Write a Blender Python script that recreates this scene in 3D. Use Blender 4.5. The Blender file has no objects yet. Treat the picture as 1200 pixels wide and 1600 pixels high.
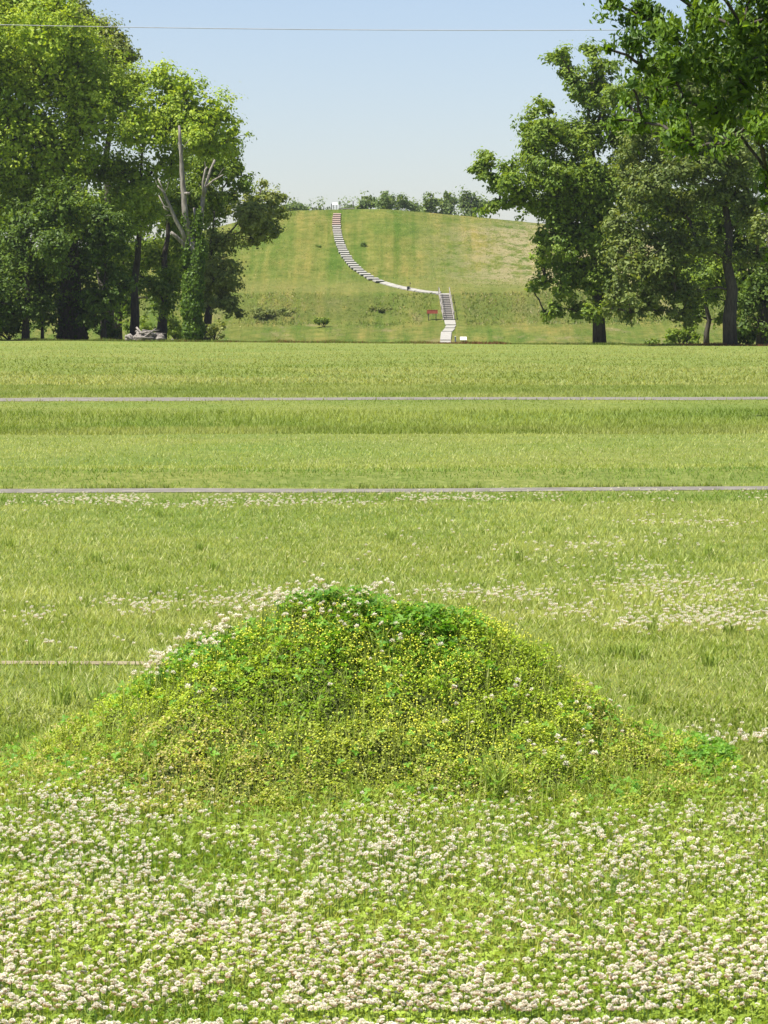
import bpy, math, random
import numpy as np
from mathutils import Vector

# ------------------------------------------------------------------ camera, sky, sun, exposure
scene = bpy.context.scene
C = scene.collection
FPX, HOR, CAMH = 5000.0, 497.0, 1.6            # focal length in photo pixels, horizon row, eye height
PITCH = math.atan((800.0 - HOR) / FPX)
cam_d = bpy.data.cameras.new("camera")
cam = bpy.data.objects.new("camera", cam_d); C.objects.link(cam)
cam.location = (0, 0, CAMH)
cam.rotation_euler = (math.pi / 2 - PITCH, 0, 0)
cam_d.sensor_fit = 'HORIZONTAL'; cam_d.sensor_width = 24.0
cam_d.lens = 24.0 * FPX / 1200.0
cam_d.clip_start = 0.1; cam_d.clip_end = 12000
scene.camera = cam

SUN_ELEV, SUN_AZ = math.radians(60), math.radians(-112)   # azimuth clockwise from +Y: sun high on the left
world = bpy.data.worlds.new("World"); scene.world = world; world.use_nodes = True
wn = world.node_tree; wn.nodes.clear()
wo = wn.nodes.new("ShaderNodeOutputWorld"); wb = wn.nodes.new("ShaderNodeBackground")
sk = wn.nodes.new("ShaderNodeTexSky"); sk.sky_type = 'NISHITA'; sk.sun_disc = False
sk.sun_elevation = SUN_ELEV; sk.sun_rotation = SUN_AZ
sk.air_density = 1.12; sk.dust_density = 2.0; sk.ozone_density = 1.9; sk.altitude = 1400
wb.inputs[1].default_value = 0.069
wt = wn.nodes.new("ShaderNodeMix"); wt.data_type = 'RGBA'; wt.blend_type = 'MULTIPLY'; wt.inputs[0].default_value = 1.0
wt.inputs[7].default_value = (1.03, .97, 1.03, 1)         # even white balance of the whole sky
wn.links.new(sk.outputs[0], wt.inputs[6]); wn.links.new(wt.outputs[2], wb.inputs[0]); wn.links.new(wb.outputs[0], wo.inputs[0])
sun_d = bpy.data.lights.new("sun", 'SUN'); sun = bpy.data.objects.new("sun", sun_d); C.objects.link(sun)
sun_d.energy = 4.9; sun_d.angle = math.radians(0.55); sun_d.color = (1.0, 0.955, 0.87)
to_sun = Vector((math.sin(SUN_AZ) * math.cos(SUN_ELEV), math.cos(SUN_AZ) * math.cos(SUN_ELEV), math.sin(SUN_ELEV)))
sun.rotation_euler = (-to_sun).to_track_quat('-Z', 'Y').to_euler()
sun.location = (-30, 0, 60)
scene.view_settings.view_transform = 'Standard'; scene.view_settings.look = 'None'
scene.view_settings.exposure = 1.06; scene.view_settings.gamma = 1.0
scene.view_settings.use_curve_mapping = False
try:
    scene.cycles.max_bounces = 8; scene.cycles.transmission_bounces = 4; scene.cycles.diffuse_bounces = 4
    scene.cycles.transparent_max_bounces = 4
except Exception:
    pass

rng = np.random.default_rng(11)
random.seed(7)

# ------------------------------------------------------------------ helpers
def ray(px, py):
    dx = (px - 600.0) / FPX; dy = (800.0 - py) / FPX
    return np.array([dx, math.cos(PITCH) + dy * math.sin(PITCH), dy * math.cos(PITCH) - math.sin(PITCH)])
def at(px, py, Y):                              # the point a distance Y down range behind a photo pixel
    r = ray(px, py); t = Y / r[1]
    return np.array([r[0] * t, Y, CAMH + r[2] * t])
def project(P):
    x = P[:, 0]; y = P[:, 1]; z = P[:, 2] - CAMH
    f = y * math.cos(PITCH) - z * math.sin(PITCH); u = y * math.sin(PITCH) + z * math.cos(PITCH)
    return 600 + FPX * x / f, 800 - FPX * u / f
def sstep(a, b, x):
    t = np.clip((x - a) / (b - a), 0, 1); return t * t * (3 - 2 * t)
def _hash(ix, iy, s):
    h = (ix.astype(np.int64) * 374761393 + iy.astype(np.int64) * 668265263 + s * 1442695041) & 0xFFFFFFFF
    h = ((h ^ (h >> 13)) * 1274126177) & 0xFFFFFFFF
    return ((h ^ (h >> 16)) & 0xFFFF) / 65535.0
def vnoise(x, y, s=0):
    x = np.asarray(x, float); y = np.asarray(y, float)
    ix = np.floor(x); iy = np.floor(y); fx = x - ix; fy = y - iy
    fx = fx * fx * (3 - 2 * fx); fy = fy * fy * (3 - 2 * fy)
    a = _hash(ix, iy, s); b = _hash(ix + 1, iy, s); c = _hash(ix, iy + 1, s); d = _hash(ix + 1, iy + 1, s)
    return (a * (1 - fx) + b * fx) * (1 - fy) + (c * (1 - fx) + d * fx) * fy
def fbm(x, y, s=0, o=3):
    v = 0; a = 0.5; t = 0
    for k in range(o):
        v = v + a * vnoise(np.asarray(x) * 2 ** k, np.asarray(y) * 2 ** k, s + k * 17); t += a; a *= 0.5
    return v / t
def unit(v): return v / np.maximum(np.linalg.norm(v, axis=-1, keepdims=True), 1e-9)

def mesh_np(name, V, polys, col=None, smooth=False):
    """polys: list of integer arrays (n,k), one per polygon size"""
    me = bpy.data.meshes.new(name)
    V = np.asarray(V, np.float32)
    me.vertices.add(len(V)); me.vertices.foreach_set("co", V.ravel())
    loops = np.concatenate([p.ravel() for p in polys]).astype(np.int32)
    tot = np.concatenate([np.full(len(p), p.shape[1]) for p in polys]).astype(np.int32)
    st = np.concatenate([[0], np.cumsum(tot)[:-1]]).astype(np.int32)
    me.loops.add(len(loops)); me.loops.foreach_set("vertex_index", loops)
    me.polygons.add(len(tot)); me.polygons.foreach_set("loop_start", st); me.polygons.foreach_set("loop_total", tot)
    me.polygons.foreach_set("use_smooth", np.full(len(tot), smooth, dtype=bool))
    if col is not None:
        a = me.attributes.new("col", 'FLOAT_COLOR', 'POINT')
        c4 = np.ones((len(V), 4), np.float32); c4[:, :3] = col
        a.data.foreach_set("color", c4.ravel())
    me.update(calc_edges=True)
    return me
def link(name, me, mat=None, parent=None, loc=None):
    o = bpy.data.objects.new(name, me); C.objects.link(o)
    if mat is not None and me is not None and len(me.materials) == 0: me.materials.append(mat)
    if parent is not None: o.parent = parent
    if loc is not None: o.location = loc
    return o
def tag(o, label=None, cat=None, group=None, kind=None):
    if label: o["label"] = label
    if cat: o["category"] = cat
    if group: o["group"] = group
    if kind: o["kind"] = kind
    return o
def thing(name, label, cat, loc=(0, 0, 0), group=None):
    o = bpy.data.objects.new(name, None); C.objects.link(o); o.location = tuple(float(v) for v in loc)
    o.empty_display_size = 0.2
    return tag(o, label, cat, group)

class Geo:                                       # collects polygons for one mesh
    def __init__(s): s.v = []; s.p = {}; s.c = []; s.n = 0
    def add(s, V, polys, col=None):
        V = np.asarray(V, float)
        for p in polys:
            s.p.setdefault(p.shape[1], []).append(np.asarray(p) + s.n)
        s.v.append(V)
        s.c.append(np.broadcast_to(np.asarray(col if col is not None else (1, 1, 1), float), V.shape))
        s.n += len(V)
    def build(s, name, mat, parent=None, origin=None, smooth=False, oname=None):
        V = np.concatenate(s.v); 
        if origin is not None: V = V - np.asarray(origin)
        me = mesh_np(name, V, [np.concatenate(a) for a in s.p.values()], np.concatenate(s.c), smooth)
        return link(oname or name, me, mat, parent)
    def box(s, c, half, ax=None, col=None, bev=0.0):
        ax = np.eye(3) if ax is None else np.asarray(ax)
        hx, hy, hz = half; b = min(bev, min(half) * .45)
        pts = []
        if b <= 0:
            for sx in (-1, 1):
                for sy in (-1, 1):
                    for sz in (-1, 1): pts.append((sx * hx, sy * hy, sz * hz))
            f = np.array([[0, 1, 3, 2], [4, 6, 7, 5], [0, 4, 5, 1], [2, 3, 7, 6], [0, 2, 6, 4], [1, 5, 7, 3]])
            s.add(np.array(pts) @ ax + np.asarray(c), [f], col); return
        # chamfered top and bottom edges
        for z, k in ((-hz, b), (-hz + b, 0), (hz - b, 0), (hz, b)):
            for sx, sy in ((-1, -1), (1, -1), (1, 1), (-1, 1)): pts.append((sx * (hx - k), sy * (hy - k), z))
        f = [[3, 2, 1, 0], [12, 13, 14, 15]]
        for r in range(3):
            for k in range(4): a = r * 4 + k; bb = r * 4 + (k + 1) % 4; f.append([a, bb, bb + 4, a + 4])
        s.add(np.array(pts) @ ax + np.asarray(c), [np.array(f)], col)
    def tube(s, pts, rad, n=7, col=None, rough=0.0, cap=True):
        pts = np.asarray(pts, float); rad = np.broadcast_to(np.asarray(rad, float), (len(pts),))
        V = []; m = len(pts)
        t = np.gradient(pts, axis=0); t = unit(t)
        ref = np.array([0, 0, 1.0]) if abs(t[0, 2]) < .8 else np.array([1.0, 0, 0])
        a = 2 * math.pi * np.arange(n) / n
        for i in range(m):
            u = unit(np.cross(t[i], ref)); w = np.cross(u, t[i])
            rr = rad[i] * (1 + rough * (rng.random(n) - .5))
            V.append(pts[i] + (np.cos(a) * rr)[:, None] * u + (np.sin(a) * rr)[:, None] * w)
        V = np.concatenate(V)
        q = []
        for i in range(m - 1):
            for k in range(n): q.append([i * n + k, i * n + (k + 1) % n, (i + 1) * n + (k + 1) % n, (i + 1) * n + k])
        P = [np.array(q)]
        if cap: P.append(np.array([[ (m - 1) * n + k for k in range(n)], [n - 1 - k for k in range(n)]]))
        s.add(V, P, col)
    def diamonds(s, Cn, D, N, L, W, col, fold=0.12):
        n = len(Cn); D = unit(D); S = unit(np.cross(D, N)); N2 = np.cross(S, D)
        L = np.broadcast_to(L, (n,))[:, None]; W = np.broadcast_to(W, (n,))[:, None]
        V = np.stack([Cn - D * L / 2, Cn + S * W / 2 + N2 * W * fold - D * L * .06, Cn + D * L / 2, Cn - S * W / 2 + N2 * W * fold - D * L * .06], 1).reshape(-1, 3)
        s.add(V, [np.arange(n * 4).reshape(n, 4)], np.repeat(np.broadcast_to(col, (n, 3)), 4, axis=0))
    def blades(s, B, H, W, lean, col, tipcol=None, simple=False, face=None):
        n = len(B); ang = rng.random(n) * 2 * math.pi
        if face is not None: ang = face
        d = np.stack([np.cos(ang), np.sin(ang), 0 * ang], 1); sd = np.stack([-np.sin(ang), np.cos(ang), 0 * ang], 1)
        # blade faces turn freely about their lean
        tw = rng.random(n) * math.pi; sd = unit(sd * np.cos(tw)[:, None] + d * np.sin(tw)[:, None])
        H = np.broadcast_to(H, (n,))[:, None]; W = np.broadcast_to(W, (n,))[:, None]; lean = np.broadcast_to(lean, (n,))[:, None]
        up = np.array([0, 0, 1.0]); tip = B + d * H * np.sin(lean) + up * H * np.cos(lean)
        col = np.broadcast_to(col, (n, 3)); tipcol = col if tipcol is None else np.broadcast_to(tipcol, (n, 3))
        if simple:
            V = np.stack([B - sd * W / 2, B + sd * W / 2, tip], 1).reshape(-1, 3)
            s.add(V, [np.arange(n * 3).reshape(n, 3)], np.stack([col, col, tipcol], 1).reshape(-1, 3)); return
        l2 = lean * .55; mid = B + d * H * .58 * np.sin(l2) + up * H * .58 * np.cos(l2)
        V = np.stack([B - sd * W / 2, B + sd * W / 2, mid + sd * W * .42, mid - sd * W * .42, tip], 1).reshape(-1, 3)
        i = np.arange(n)[:, None] * 5
        s.add(V, [i + np.array([[0, 1, 2, 3]]), i + np.array([[3, 2, 4]])], np.stack([col, col, col, col, tipcol], 1).reshape(-1, 3))

# ------------------------------------------------------------------ materials
def new_mat(name):
    m = bpy.data.materials.new(name); m.use_nodes = True; nt = m.node_tree; nt.nodes.clear()
    out = nt.nodes.new("ShaderNodeOutputMaterial"); return m, nt, out
def foliage_mat(name, rough=0.5, trans=0.35, spec=0.35, tint=(1.0, 1.0, 1.0), twarm=(1.25, 1.15, 0.5)):
    m, nt, out = new_mat(name); N = nt.nodes.new; Lk = nt.links.new
    at_ = N("ShaderNodeAttribute"); at_.attribute_name = "col"
    mul = N("ShaderNodeMix"); mul.data_type = 'RGBA'; mul.blend_type = 'MULTIPLY'; mul.inputs[0].default_value = 1
    mul.inputs[7].default_value = (*tint, 1); Lk(at_.outputs[0], mul.inputs[6])
    b = N("ShaderNodeBsdfPrincipled"); b.inputs["Roughness"].default_value = rough
    b.inputs["Specular IOR Level"].default_value = spec
    Lk(mul.outputs[2], b.inputs["Base Color"])
    m2 = N("ShaderNodeMix"); m2.data_type = 'RGBA'; m2.blend_type = 'MULTIPLY'; m2.inputs[0].default_value = 1
    m2.inputs[7].default_value = (*twarm, 1); Lk(mul.outputs[2], m2.inputs[6])
    t = N("ShaderNodeBsdfTranslucent"); Lk(m2.outputs[2], t.inputs[0])
    mx = N("ShaderNodeMixShader"); mx.inputs[0].default_value = trans
    Lk(b.outputs[0], mx.inputs[1]); Lk(t.outputs[0], mx.inputs[2]); Lk(mx.outputs[0], out.inputs[0])
    return m
def noise_mat(name, c1, c2, scale=4.0, rough=0.85, bump=0.3, c3=None, detail=6, vec_scale=(1, 1, 1), dist=0.02, spec=0.25):
    m, nt, out = new_mat(name); N = nt.nodes.new; Lk = nt.links.new
    tc = N("ShaderNodeTexCoord"); mp = N("ShaderNodeMapping"); mp.inputs[3].default_value = vec_scale; Lk(tc.outputs["Object"], mp.inputs[0])
    n1 = N("ShaderNodeTexNoise"); n1.inputs["Scale"].default_value = scale; n1.inputs["Detail"].default_value = detail
    n1.inputs["Roughness"].default_value = .65; Lk(mp.outputs[0], n1.inputs[0])
    r = N("ShaderNodeValToRGB"); r.color_ramp.elements[0].position = .3; r.color_ramp.elements[1].position = .7
    r.color_ramp.elements[0].color = (*c1, 1); r.color_ramp.elements[1].color = (*c2, 1)
    if c3: e = r.color_ramp.elements.new(.52); e.color = (*c3, 1)
    Lk(n1.outputs[0], r.inputs[0])
    b = N("ShaderNodeBsdfPrincipled"); b.inputs["Roughness"].default_value = rough; b.inputs["Specular IOR Level"].default_value = spec
    Lk(r.outputs[0], b.inputs["Base Color"])
    bp = N("ShaderNodeBump"); bp.inputs[0].default_value = bump; bp.inputs[1].default_value = dist
    Lk(n1.outputs[0], bp.inputs["Height"]); Lk(bp.outputs[0], b.inputs["Normal"]); Lk(b.outputs[0], out.inputs[0])
    return m

M_leaf = foliage_mat("leaf", .5, .45, .28)
M_grass = foliage_mat("grass_blade", .55, .45, .30, twarm=(1.15, 1.1, .55))
M_petal = foliage_mat("petal", .6, .38, .2, twarm=(1, .95, .85))
M_bark = noise_mat("bark", (.025, .021, .017), (.09, .078, .064), 3.0, .9, .8, vec_scale=(3, 3, .6), dist=.05)
M_dead = noise_mat("dead_wood", (.055, .046, .038), (.36, .325, .285), 3.2, .9, .9, vec_scale=(3, 3, .45), dist=.04)
M_gravel = noise_mat("gravel", (.12, .108, .088), (.235, .215, .18), 6.0, .95, .5, c3=(.17, .156, .13))
M_conc = noise_mat("concrete", (.24, .23, .20), (.34, .325, .285), 2.2, .9, .2)
M_wood = noise_mat("weathered_wood", (.20, .18, .16), (.40, .37, .33), 5.0, .9, .4, vec_scale=(1, 6, 6))
M_woodred = noise_mat("brown_wood", (.20, .14, .11), (.36, .27, .22), 5.0, .9, .4, vec_scale=(1, 6, 6))
M_red = noise_mat("red_sign_paint", (.28, .06, .035), (.38, .10, .06), 3, .6, .1)
M_white = noise_mat("white_paint", (.70, .70, .69), (.82, .82, .80), 3, .55, .05)
M_blue = noise_mat("blue_paint", (.06, .08, .16), (.10, .13, .22), 4, .6, .1)
M_dark = noise_mat("dark_metal", (.02, .02, .022), (.05, .05, .05), 5, .6, .1)
M_wire = noise_mat("aluminium_wire", (.30, .30, .31), (.42, .42, .43), 5, .55, .0)
M_pole = noise_mat("pole_wood", (.07, .055, .04), (.15, .12, .09), 3, .9, .5, vec_scale=(3, 3, .5))
M_soil = noise_mat("soil", (.035, .05, .012), (.10, .10, .035), 18, .95, .8, c3=(.06, .075, .02))

def ground_mat():
    m, nt, out = new_mat("lawn_ground"); N = nt.nodes.new; Lk = nt.links.new
    tc = N("ShaderNodeTexCoord"); P = tc.outputs["Object"]
    def noise(scale, detail=5, rough=.6, sv=(1, 1, 1)):
        mp = N("ShaderNodeMapping"); mp.inputs[3].default_value = sv; Lk(P, mp.inputs[0])
        n = N("ShaderNodeTexNoise"); n.inputs["Scale"].default_value = scale; n.inputs["Detail"].default_value = detail
        n.inputs["Roughness"].default_value = rough; Lk(mp.outputs[0], n.inputs[0]); return n.outputs[0]
    def ramp(v, els):
        r = N("ShaderNodeValToRGB"); e = r.color_ramp.elements
        e[0].position, e[0].color = els[0][0], (*els[0][1], 1); e[1].position, e[1].color = els[-1][0], (*els[-1][1], 1)
        for p, c in els[1:-1]: k = e.new(p); k.color = (*c, 1)
        Lk(v, r.inputs[0]); return r.outputs[0]
    def mix(f, a, b, mode='MIX'):
        x = N("ShaderNodeMix"); x.data_type = 'RGBA'; x.blend_type = mode
        if isinstance(f, (int, float)): x.inputs[0].default_value = f
        else: Lk(f, x.inputs[0])
        for sck, v in ((x.inputs[6], a), (x.inputs[7], b)):
            if isinstance(v, tuple): sck.default_value = (*v, 1)
            else: Lk(v, sck)
        return x.outputs[2]
    fine = ramp(noise(9, 8, .75), [(.28, (.075, .11, .018)), (.5, (.15, .185, .04)), (.72, (.25, .27, .085))])
    patch = ramp(noise(.22, 5, .62), [(.32, (.78, .92, .75)), (.5, (1, 1, 1)), (.70, (1.18, 1.06, 1.10))])
    c = mix(1.0, fine, patch, 'MULTIPLY')
    streak = ramp(noise(.55, 6, .7, (.35, 1, 1)), [(.35, (.82, .90, .82)), (.62, (1.10, 1.06, 1.08))])
    c = mix(.9, c, streak, 'MULTIPLY')
    b = N("ShaderNodeBsdfPrincipled"); b.inputs["Roughness"].default_value = .9; b.inputs["Specular IOR Level"].default_value = .12
    Lk(c, b.inputs["Base Color"])
    bp = N("ShaderNodeBump"); bp.inputs[0].default_value = .7; bp.inputs[1].default_value = .06
    Lk(noise(7, 8, .8), bp.inputs["Height"]); Lk(bp.outputs[0], b.inputs["Normal"]); Lk(b.outputs[0], out.inputs[0])
    return m
M_ground = ground_mat()

# ------------------------------------------------------------------ terrain
def crest(x): return 202 - .5 * np.clip(x, -60, 60)
def G(x, y):
    x = np.asarray(x, float); y = np.asarray(y, float)
    xc = np.clip(x, -60, 60); yy = y - .075 * xc
    z = .02 * (vnoise(x * .5, y * .5, 3) - .5) * sstep(12, 16, y)
    t = yy - 46.3
    z = z + np.where((t > 0) & (t < 13.4), np.where(t < 2.6, -.40 * sstep(0, 2.6, t), -.40 + .45 * sstep(2.4, 13.4, t)), np.where(t >= 13.4, .05 * (1 - sstep(17, 40, t)), 0))
    u = yy - 30.45
    z = z + .10 * sstep(0, .9, u) * (1 - sstep(1.2, 4.5, u))
    z = z - .0035 * xc * sstep(100, 200, y)
    yc = crest(x)
    z = z + .03 * sstep(-14, 0, y - yc) * (1 - sstep(0, 8, y - yc)) - 1.5 * sstep(2, 80, y - yc)
    return z
HP = np.array([(312, -2.4), (324, -1.5), (333, -.98), (346, 1.25), (351.2, 4.1), (353.5, 4.5), (360, 5.55), (366, 7.3), (372, 9.7), (379, 12.6), (384.5, 14.2), (388, 14.75), (394, 14.9), (420, 14.9), (455, 9), (505, -2.6)])
HKX = np.array([-130, -75, -45, -25, -15.5, -11.5, 0, 11, 18, 45, 90, 130]); HKZ = np.array([0, .1, .42, .68, .90, .98, 1.0, .91, .84, .62, .25, 0])
def H(x, y):
    x = np.asarray(x, float); y = np.asarray(y, float)
    w = 3.5 * (fbm(x * .06 + 9, y * .02, 5) - .5) * (1 - sstep(350, 362, y)) * sstep(3, 9, np.abs(x - 7))
    z = np.interp(y + w, HP[:, 0], HP[:, 1])
    k = np.interp(x, HKX, HKZ)
    z = np.where(z > 4.4, 4.4 + (z - 4.4) * k, z)
    e = sstep(75, 125, np.abs(x)); z = z * (1 - e) - 2.6 * e
    z = z + (.8 * (fbm(x * .10, y * .10, 11) - .5) + .35 * (fbm(x * .5, y * .5, 13) - .5)) * sstep(6, 12, np.abs(x - 6)) * (1 - sstep(384, 390, y)) + .08 * (vnoise(x * .8, y * .8, 4) - .5)
    return z
def grid_mesh(name, xs, ys, zf, smooth=True):
    X, Y = np.meshgrid(xs, ys); Z = zf(X, Y)
    nx, ny = len(xs), len(ys); i = np.arange(ny - 1)[:, None] * nx + np.arange(nx - 1)[None]
    q = np.stack([i, i + 1, i + nx + 1, i + nx], -1).reshape(-1, 4)
    return mesh_np(name, np.stack([X, Y, Z], -1).reshape(-1, 3), [q], None, smooth)
xs = np.concatenate([-np.geomspace(6000, 32, 22), np.arange(-30, 30.1, .8), np.geomspace(32, 6000, 22)])
ys = np.concatenate([np.arange(-60, 4, 4), np.arange(4, 75, .6), np.arange(75, 160, 2.0), np.arange(160, 300, 1.2), np.geomspace(301, 9000, 30)])
ground = link("ground", grid_mesh("ground", xs, ys, G), M_ground)
tag(ground, "wide mown green lawn running back to the trees", "lawn", kind="structure")

def hill_mat():
    m, nt, out = new_mat("hill_grass"); N = nt.nodes.new; Lk = nt.links.new
    tc = N("ShaderNodeTexCoord"); P = tc.outputs["Object"]
    def noise(scale, detail=5, rough=.6, sv=(1, 1, 1)):
        mp = N("ShaderNodeMapping"); mp.inputs[3].default_value = sv; Lk(P, mp.inputs[0])
        n = N("ShaderNodeTexNoise"); n.inputs["Scale"].default_value = scale; n.inputs["Detail"].default_value = detail
        n.inputs["Roughness"].default_value = rough; Lk(mp.outputs[0], n.inputs[0]); return n.outputs[0]
    def ramp(v, els):
        r = N("ShaderNodeValToRGB"); e = r.color_ramp.elements
        e[0].position, e[0].color = els[0][0], (*els[0][1], 1); e[1].position, e[1].color = els[-1][0], (*els[-1][1], 1)
        for p, c in els[1:-1]: k = e.new(p); k.color = (*c, 1)
        Lk(v, r.inputs[0]); return r.outputs[0]
    def mix(f, a, b, mode='MIX'):
        x = N("ShaderNodeMix"); x.data_type = 'RGBA'; x.blend_type = mode
        if isinstance(f, (int, float)): x.inputs[0].default_value = f
        else: Lk(f, x.inputs[0])
        for sck, v in ((x.inputs[6], a), (x.inputs[7], b)):
            if isinstance(v, tuple): sck.default_value = (*v, 1)
            else: Lk(v, sck)
        return x.outputs[2]
    def math_(op, a, b=None, clamp=False):
        x = N("ShaderNodeMath"); x.operation = op; x.use_clamp = clamp
        for sck, v in ((x.inputs[0], a), (x.inputs[1], b)):
            if v is None: continue
            if isinstance(v, (int, float)): sck.default_value = v
            else: Lk(v, sck)
        return x.outputs[0]
    def maprange(v, a, b):
        x = N("ShaderNodeMapRange"); x.interpolation_type = 'SMOOTHSTEP'; x.inputs[1].default_value = a; x.inputs[2].default_value = b
        Lk(v, x.inputs[0]); return x.outputs[0]
    sep = N("ShaderNodeSeparateXYZ"); Lk(P, sep.inputs[0])
    c = ramp(noise(.9, 8, .72), [(.28, (.08, .115, .018)), (.5, (.145, .17, .034)), (.72, (.215, .22, .06))])
    # mowing stripes running up the slope
    st = noise(.62, 5, .65, (1, .04, .04))
    c = mix(.85, c, ramp(st, [(.38, (.64, .84, .55)), (.5, (1, 1, 1)), (.62, (1.40, 1.20, 1.30))]), 'MULTIPLY')
    c = mix(.8, c, ramp(noise(.13, 4, .6), [(.35, (.72, .92, .66)), (.65, (1.30, 1.08, 1.2))]), 'MULTIPLY')
    # dry straw-coloured patches on the steep right flank and here and there along the bank
    right = maprange(sep.outputs[0], 1.0, 19.0); high = math_('MULTIPLY', maprange(sep.outputs[2], 4.6, 6.0), math_('SUBTRACT', 1.0, maprange(sep.outputs[2], 11.5, 14.2)))
    wdry = math_('MULTIPLY', math_('MULTIPLY', right, high), 1.0)
    dry = math_('MULTIPLY', maprange(noise(.55, 7, .75, (1, 1, .6)), .40, .56), wdry)
    c = mix(math_('MULTIPLY', dry, .85), c, (.36, .295, .165))
    low = math_('SUBTRACT', 1.0, maprange(sep.outputs[2], 3.2, 4.2))
    dry2 = math_('MULTIPLY', maprange(noise(.25, 6, .7, (1, .7, .7)), .53, .66), low)
    c = mix(math_('MULTIPLY', dry2, .65), c, (.25, .21, .10))
    terr = math_('MULTIPLY', maprange(sep.outputs[2], 4.25, 4.6), math_('SUBTRACT', 1.0, maprange(sep.outputs[2], 5.2, 6.4)))
    c = mix(math_('MULTIPLY', terr, .45), c, (.21, .21, .058))
    bankm = math_('MULTIPLY', maprange(sep.outputs[2], .9, 1.9), math_('SUBTRACT', 1.0, maprange(sep.outputs[2], 3.8, 4.4)))
    bankm = math_('MULTIPLY', bankm, maprange(noise(.16, 5, .65), .38, .5))
    c = mix(math_('MULTIPLY', bankm, .6), c, ramp(noise(2.2, 6, .75), [(.3, (.05, .085, .012)), (.7, (.16, .185, .045))]))
    b = N("ShaderNodeBsdfPrincipled"); b.inputs["Roughness"].default_value = .92; b.inputs["Specular IOR Level"].default_value = .1
    Lk(c, b.inputs["Base Color"])
    bp = N("ShaderNodeBump"); bp.inputs[0].default_value = 1.0; bp.inputs[1].default_value = .45
    Lk(noise(1.6, 8, .8), bp.inputs["Height"]); Lk(bp.outputs[0], b.inputs["Normal"]); Lk(b.outputs[0], out.inputs[0])
    return m
M_hill = hill_mat()
hx = np.concatenate([np.arange(-130, -52, 3.0), np.arange(-52, 52.1, .8), np.arange(55, 131, 3.0)])
hy = np.concatenate([np.arange(312, 396, .6), np.arange(397, 506, 4.0)])
hill = link("hill", grid_mesh("hill", hx, hy, H), M_hill)
tag(hill, "great grassy flat-topped earthwork rising behind the trees", "hill", kind="structure")
def hit(px, py):                                 # where the view through a pixel meets the hill
    r = ray(px, py); t = np.arange(322, 400, .05); t = t / r[1]
    x = r[0] * t; y = r[1] * t; z = CAMH + r[2] * t; h = H(x, y)
    k = np.argmax(h >= z); 
    if not (h >= z).any(): k = np.argmin(z - h)
    return np.array([x[k], y[k], h[k]])

# gravel roads: thin sheets following the lawn
def strip(name, yc, w, x0, x1, slope, label, lift=.004, mat=M_gravel):
    n = int((x1 - x0) / .5) + 2; x = np.linspace(x0, x1, n); V = []
    for k, off in enumerate(np.linspace(-w / 2, w / 2, 9)):
        wob = .10 * (vnoise(x * 1.3, x * 0 + k, 21) - .5) * (abs(off) > w * .45) * min(1, w)
        y = yc + slope * x + off + wob + .22 * min(1, w) * (fbm(x * .25, x * 0 + 3, 23) - .5) + .10 * min(1, w) * (vnoise(x * 1.1, x * 0, 24) - .5); V.append(np.stack([x, y, G(x, y) + lift + .012 * (1 - (2 * off / w) ** 2)], 1))
    V = np.concatenate(V); i = np.arange(8)[:, None] * n + np.arange(n - 1)[None]
    q = np.stack([i, i + 1, i + n + 1, i + n], -1).reshape(-1, 4)
    o = link(name, mesh_np(name, V, [q], None, True), mat)
    tag(o, label, "road" if "road" in name else "path", kind="structure"); return o
strip("path", 29.75, .60, -40, 40, .075, "pale gravel path crossing the lawn behind the weedy mound")
strip("road", 61.5, 2.15, -80, 80, .075, "grey gravel road crossing the lawn beyond the shallow ditch")
strip("path", 14.75, .055, -6, -.6, .0, "narrow bare gravel strip in the grass left of the weedy mound", mat=noise_mat("sandy_dirt", (.16, .13, .075), (.30, .255, .165), 9, .95, .4))

# foreground mound
MC = 11.1
MP = np.array([(-1.75, -.06), (-1.58, 0), (-1.42, .04), (-1.24, .10), (-1.11, .185), (-.97, .275), (-.84, .365), (-.67, .475), (-.44, .56), (-.33, .615), (-.18, .65), (0, .632), (.10, .592), (.22, .565), (.31, .56), (.44, .505), (.56, .44), (.64, .36), (.72, .29), (.91, .195), (1.11, .115), (1.27, .045), (1.4, 0), (1.6, -.06)])
def Mz(x, y):
    x = np.asarray(x, float); y = np.asarray(y, float)
    h = np.interp(x, MP[:, 0], MP[:, 1]) - .035
    xn = np.clip((x + .07) / 1.55, -1, 1)
    df = .45 + .66 * np.sqrt(1 - xn ** 2); db = 1.0
    v = y - MC - .05 * np.sin(3 * x)
    t = np.where(v < 0, -v / df, v / db)
    g = 1 - sstep(-.10, 1.02, t)
    z = np.where(h > 0, h * g - .03 * sstep(.85, 1.1, t), h - .01)
    lump = ((fbm(x * 3.2, y * 3.2, 31) - .5) * .10 + (fbm(x * 11, y * 11, 33, 2) - .5) * .03) * np.clip(h * 5, 0, 1) * sstep(0, .3, 1.05 - t)
    return z + lump - .02
mx_ = np.arange(-1.9, 1.75, .03); my_ = np.arange(9.9, 12.5, .03)
mound = thing("earth_mound", "low weedy earth mound with yellow and white blossoms in the foreground", "mound", (0, MC, 0))
me = grid_mesh("soil_surface", mx_, my_ , lambda X, Y: np.maximum(Mz(X, Y), -.08))
o = link("soil_surface", me, M_soil, mound); o.matrix_parent_inverse.identity(); o.location = (0, -MC, 0)
def S(x, y): return np.maximum(G(x, y), Mz(x, y))   # walking surface near the camera

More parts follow.
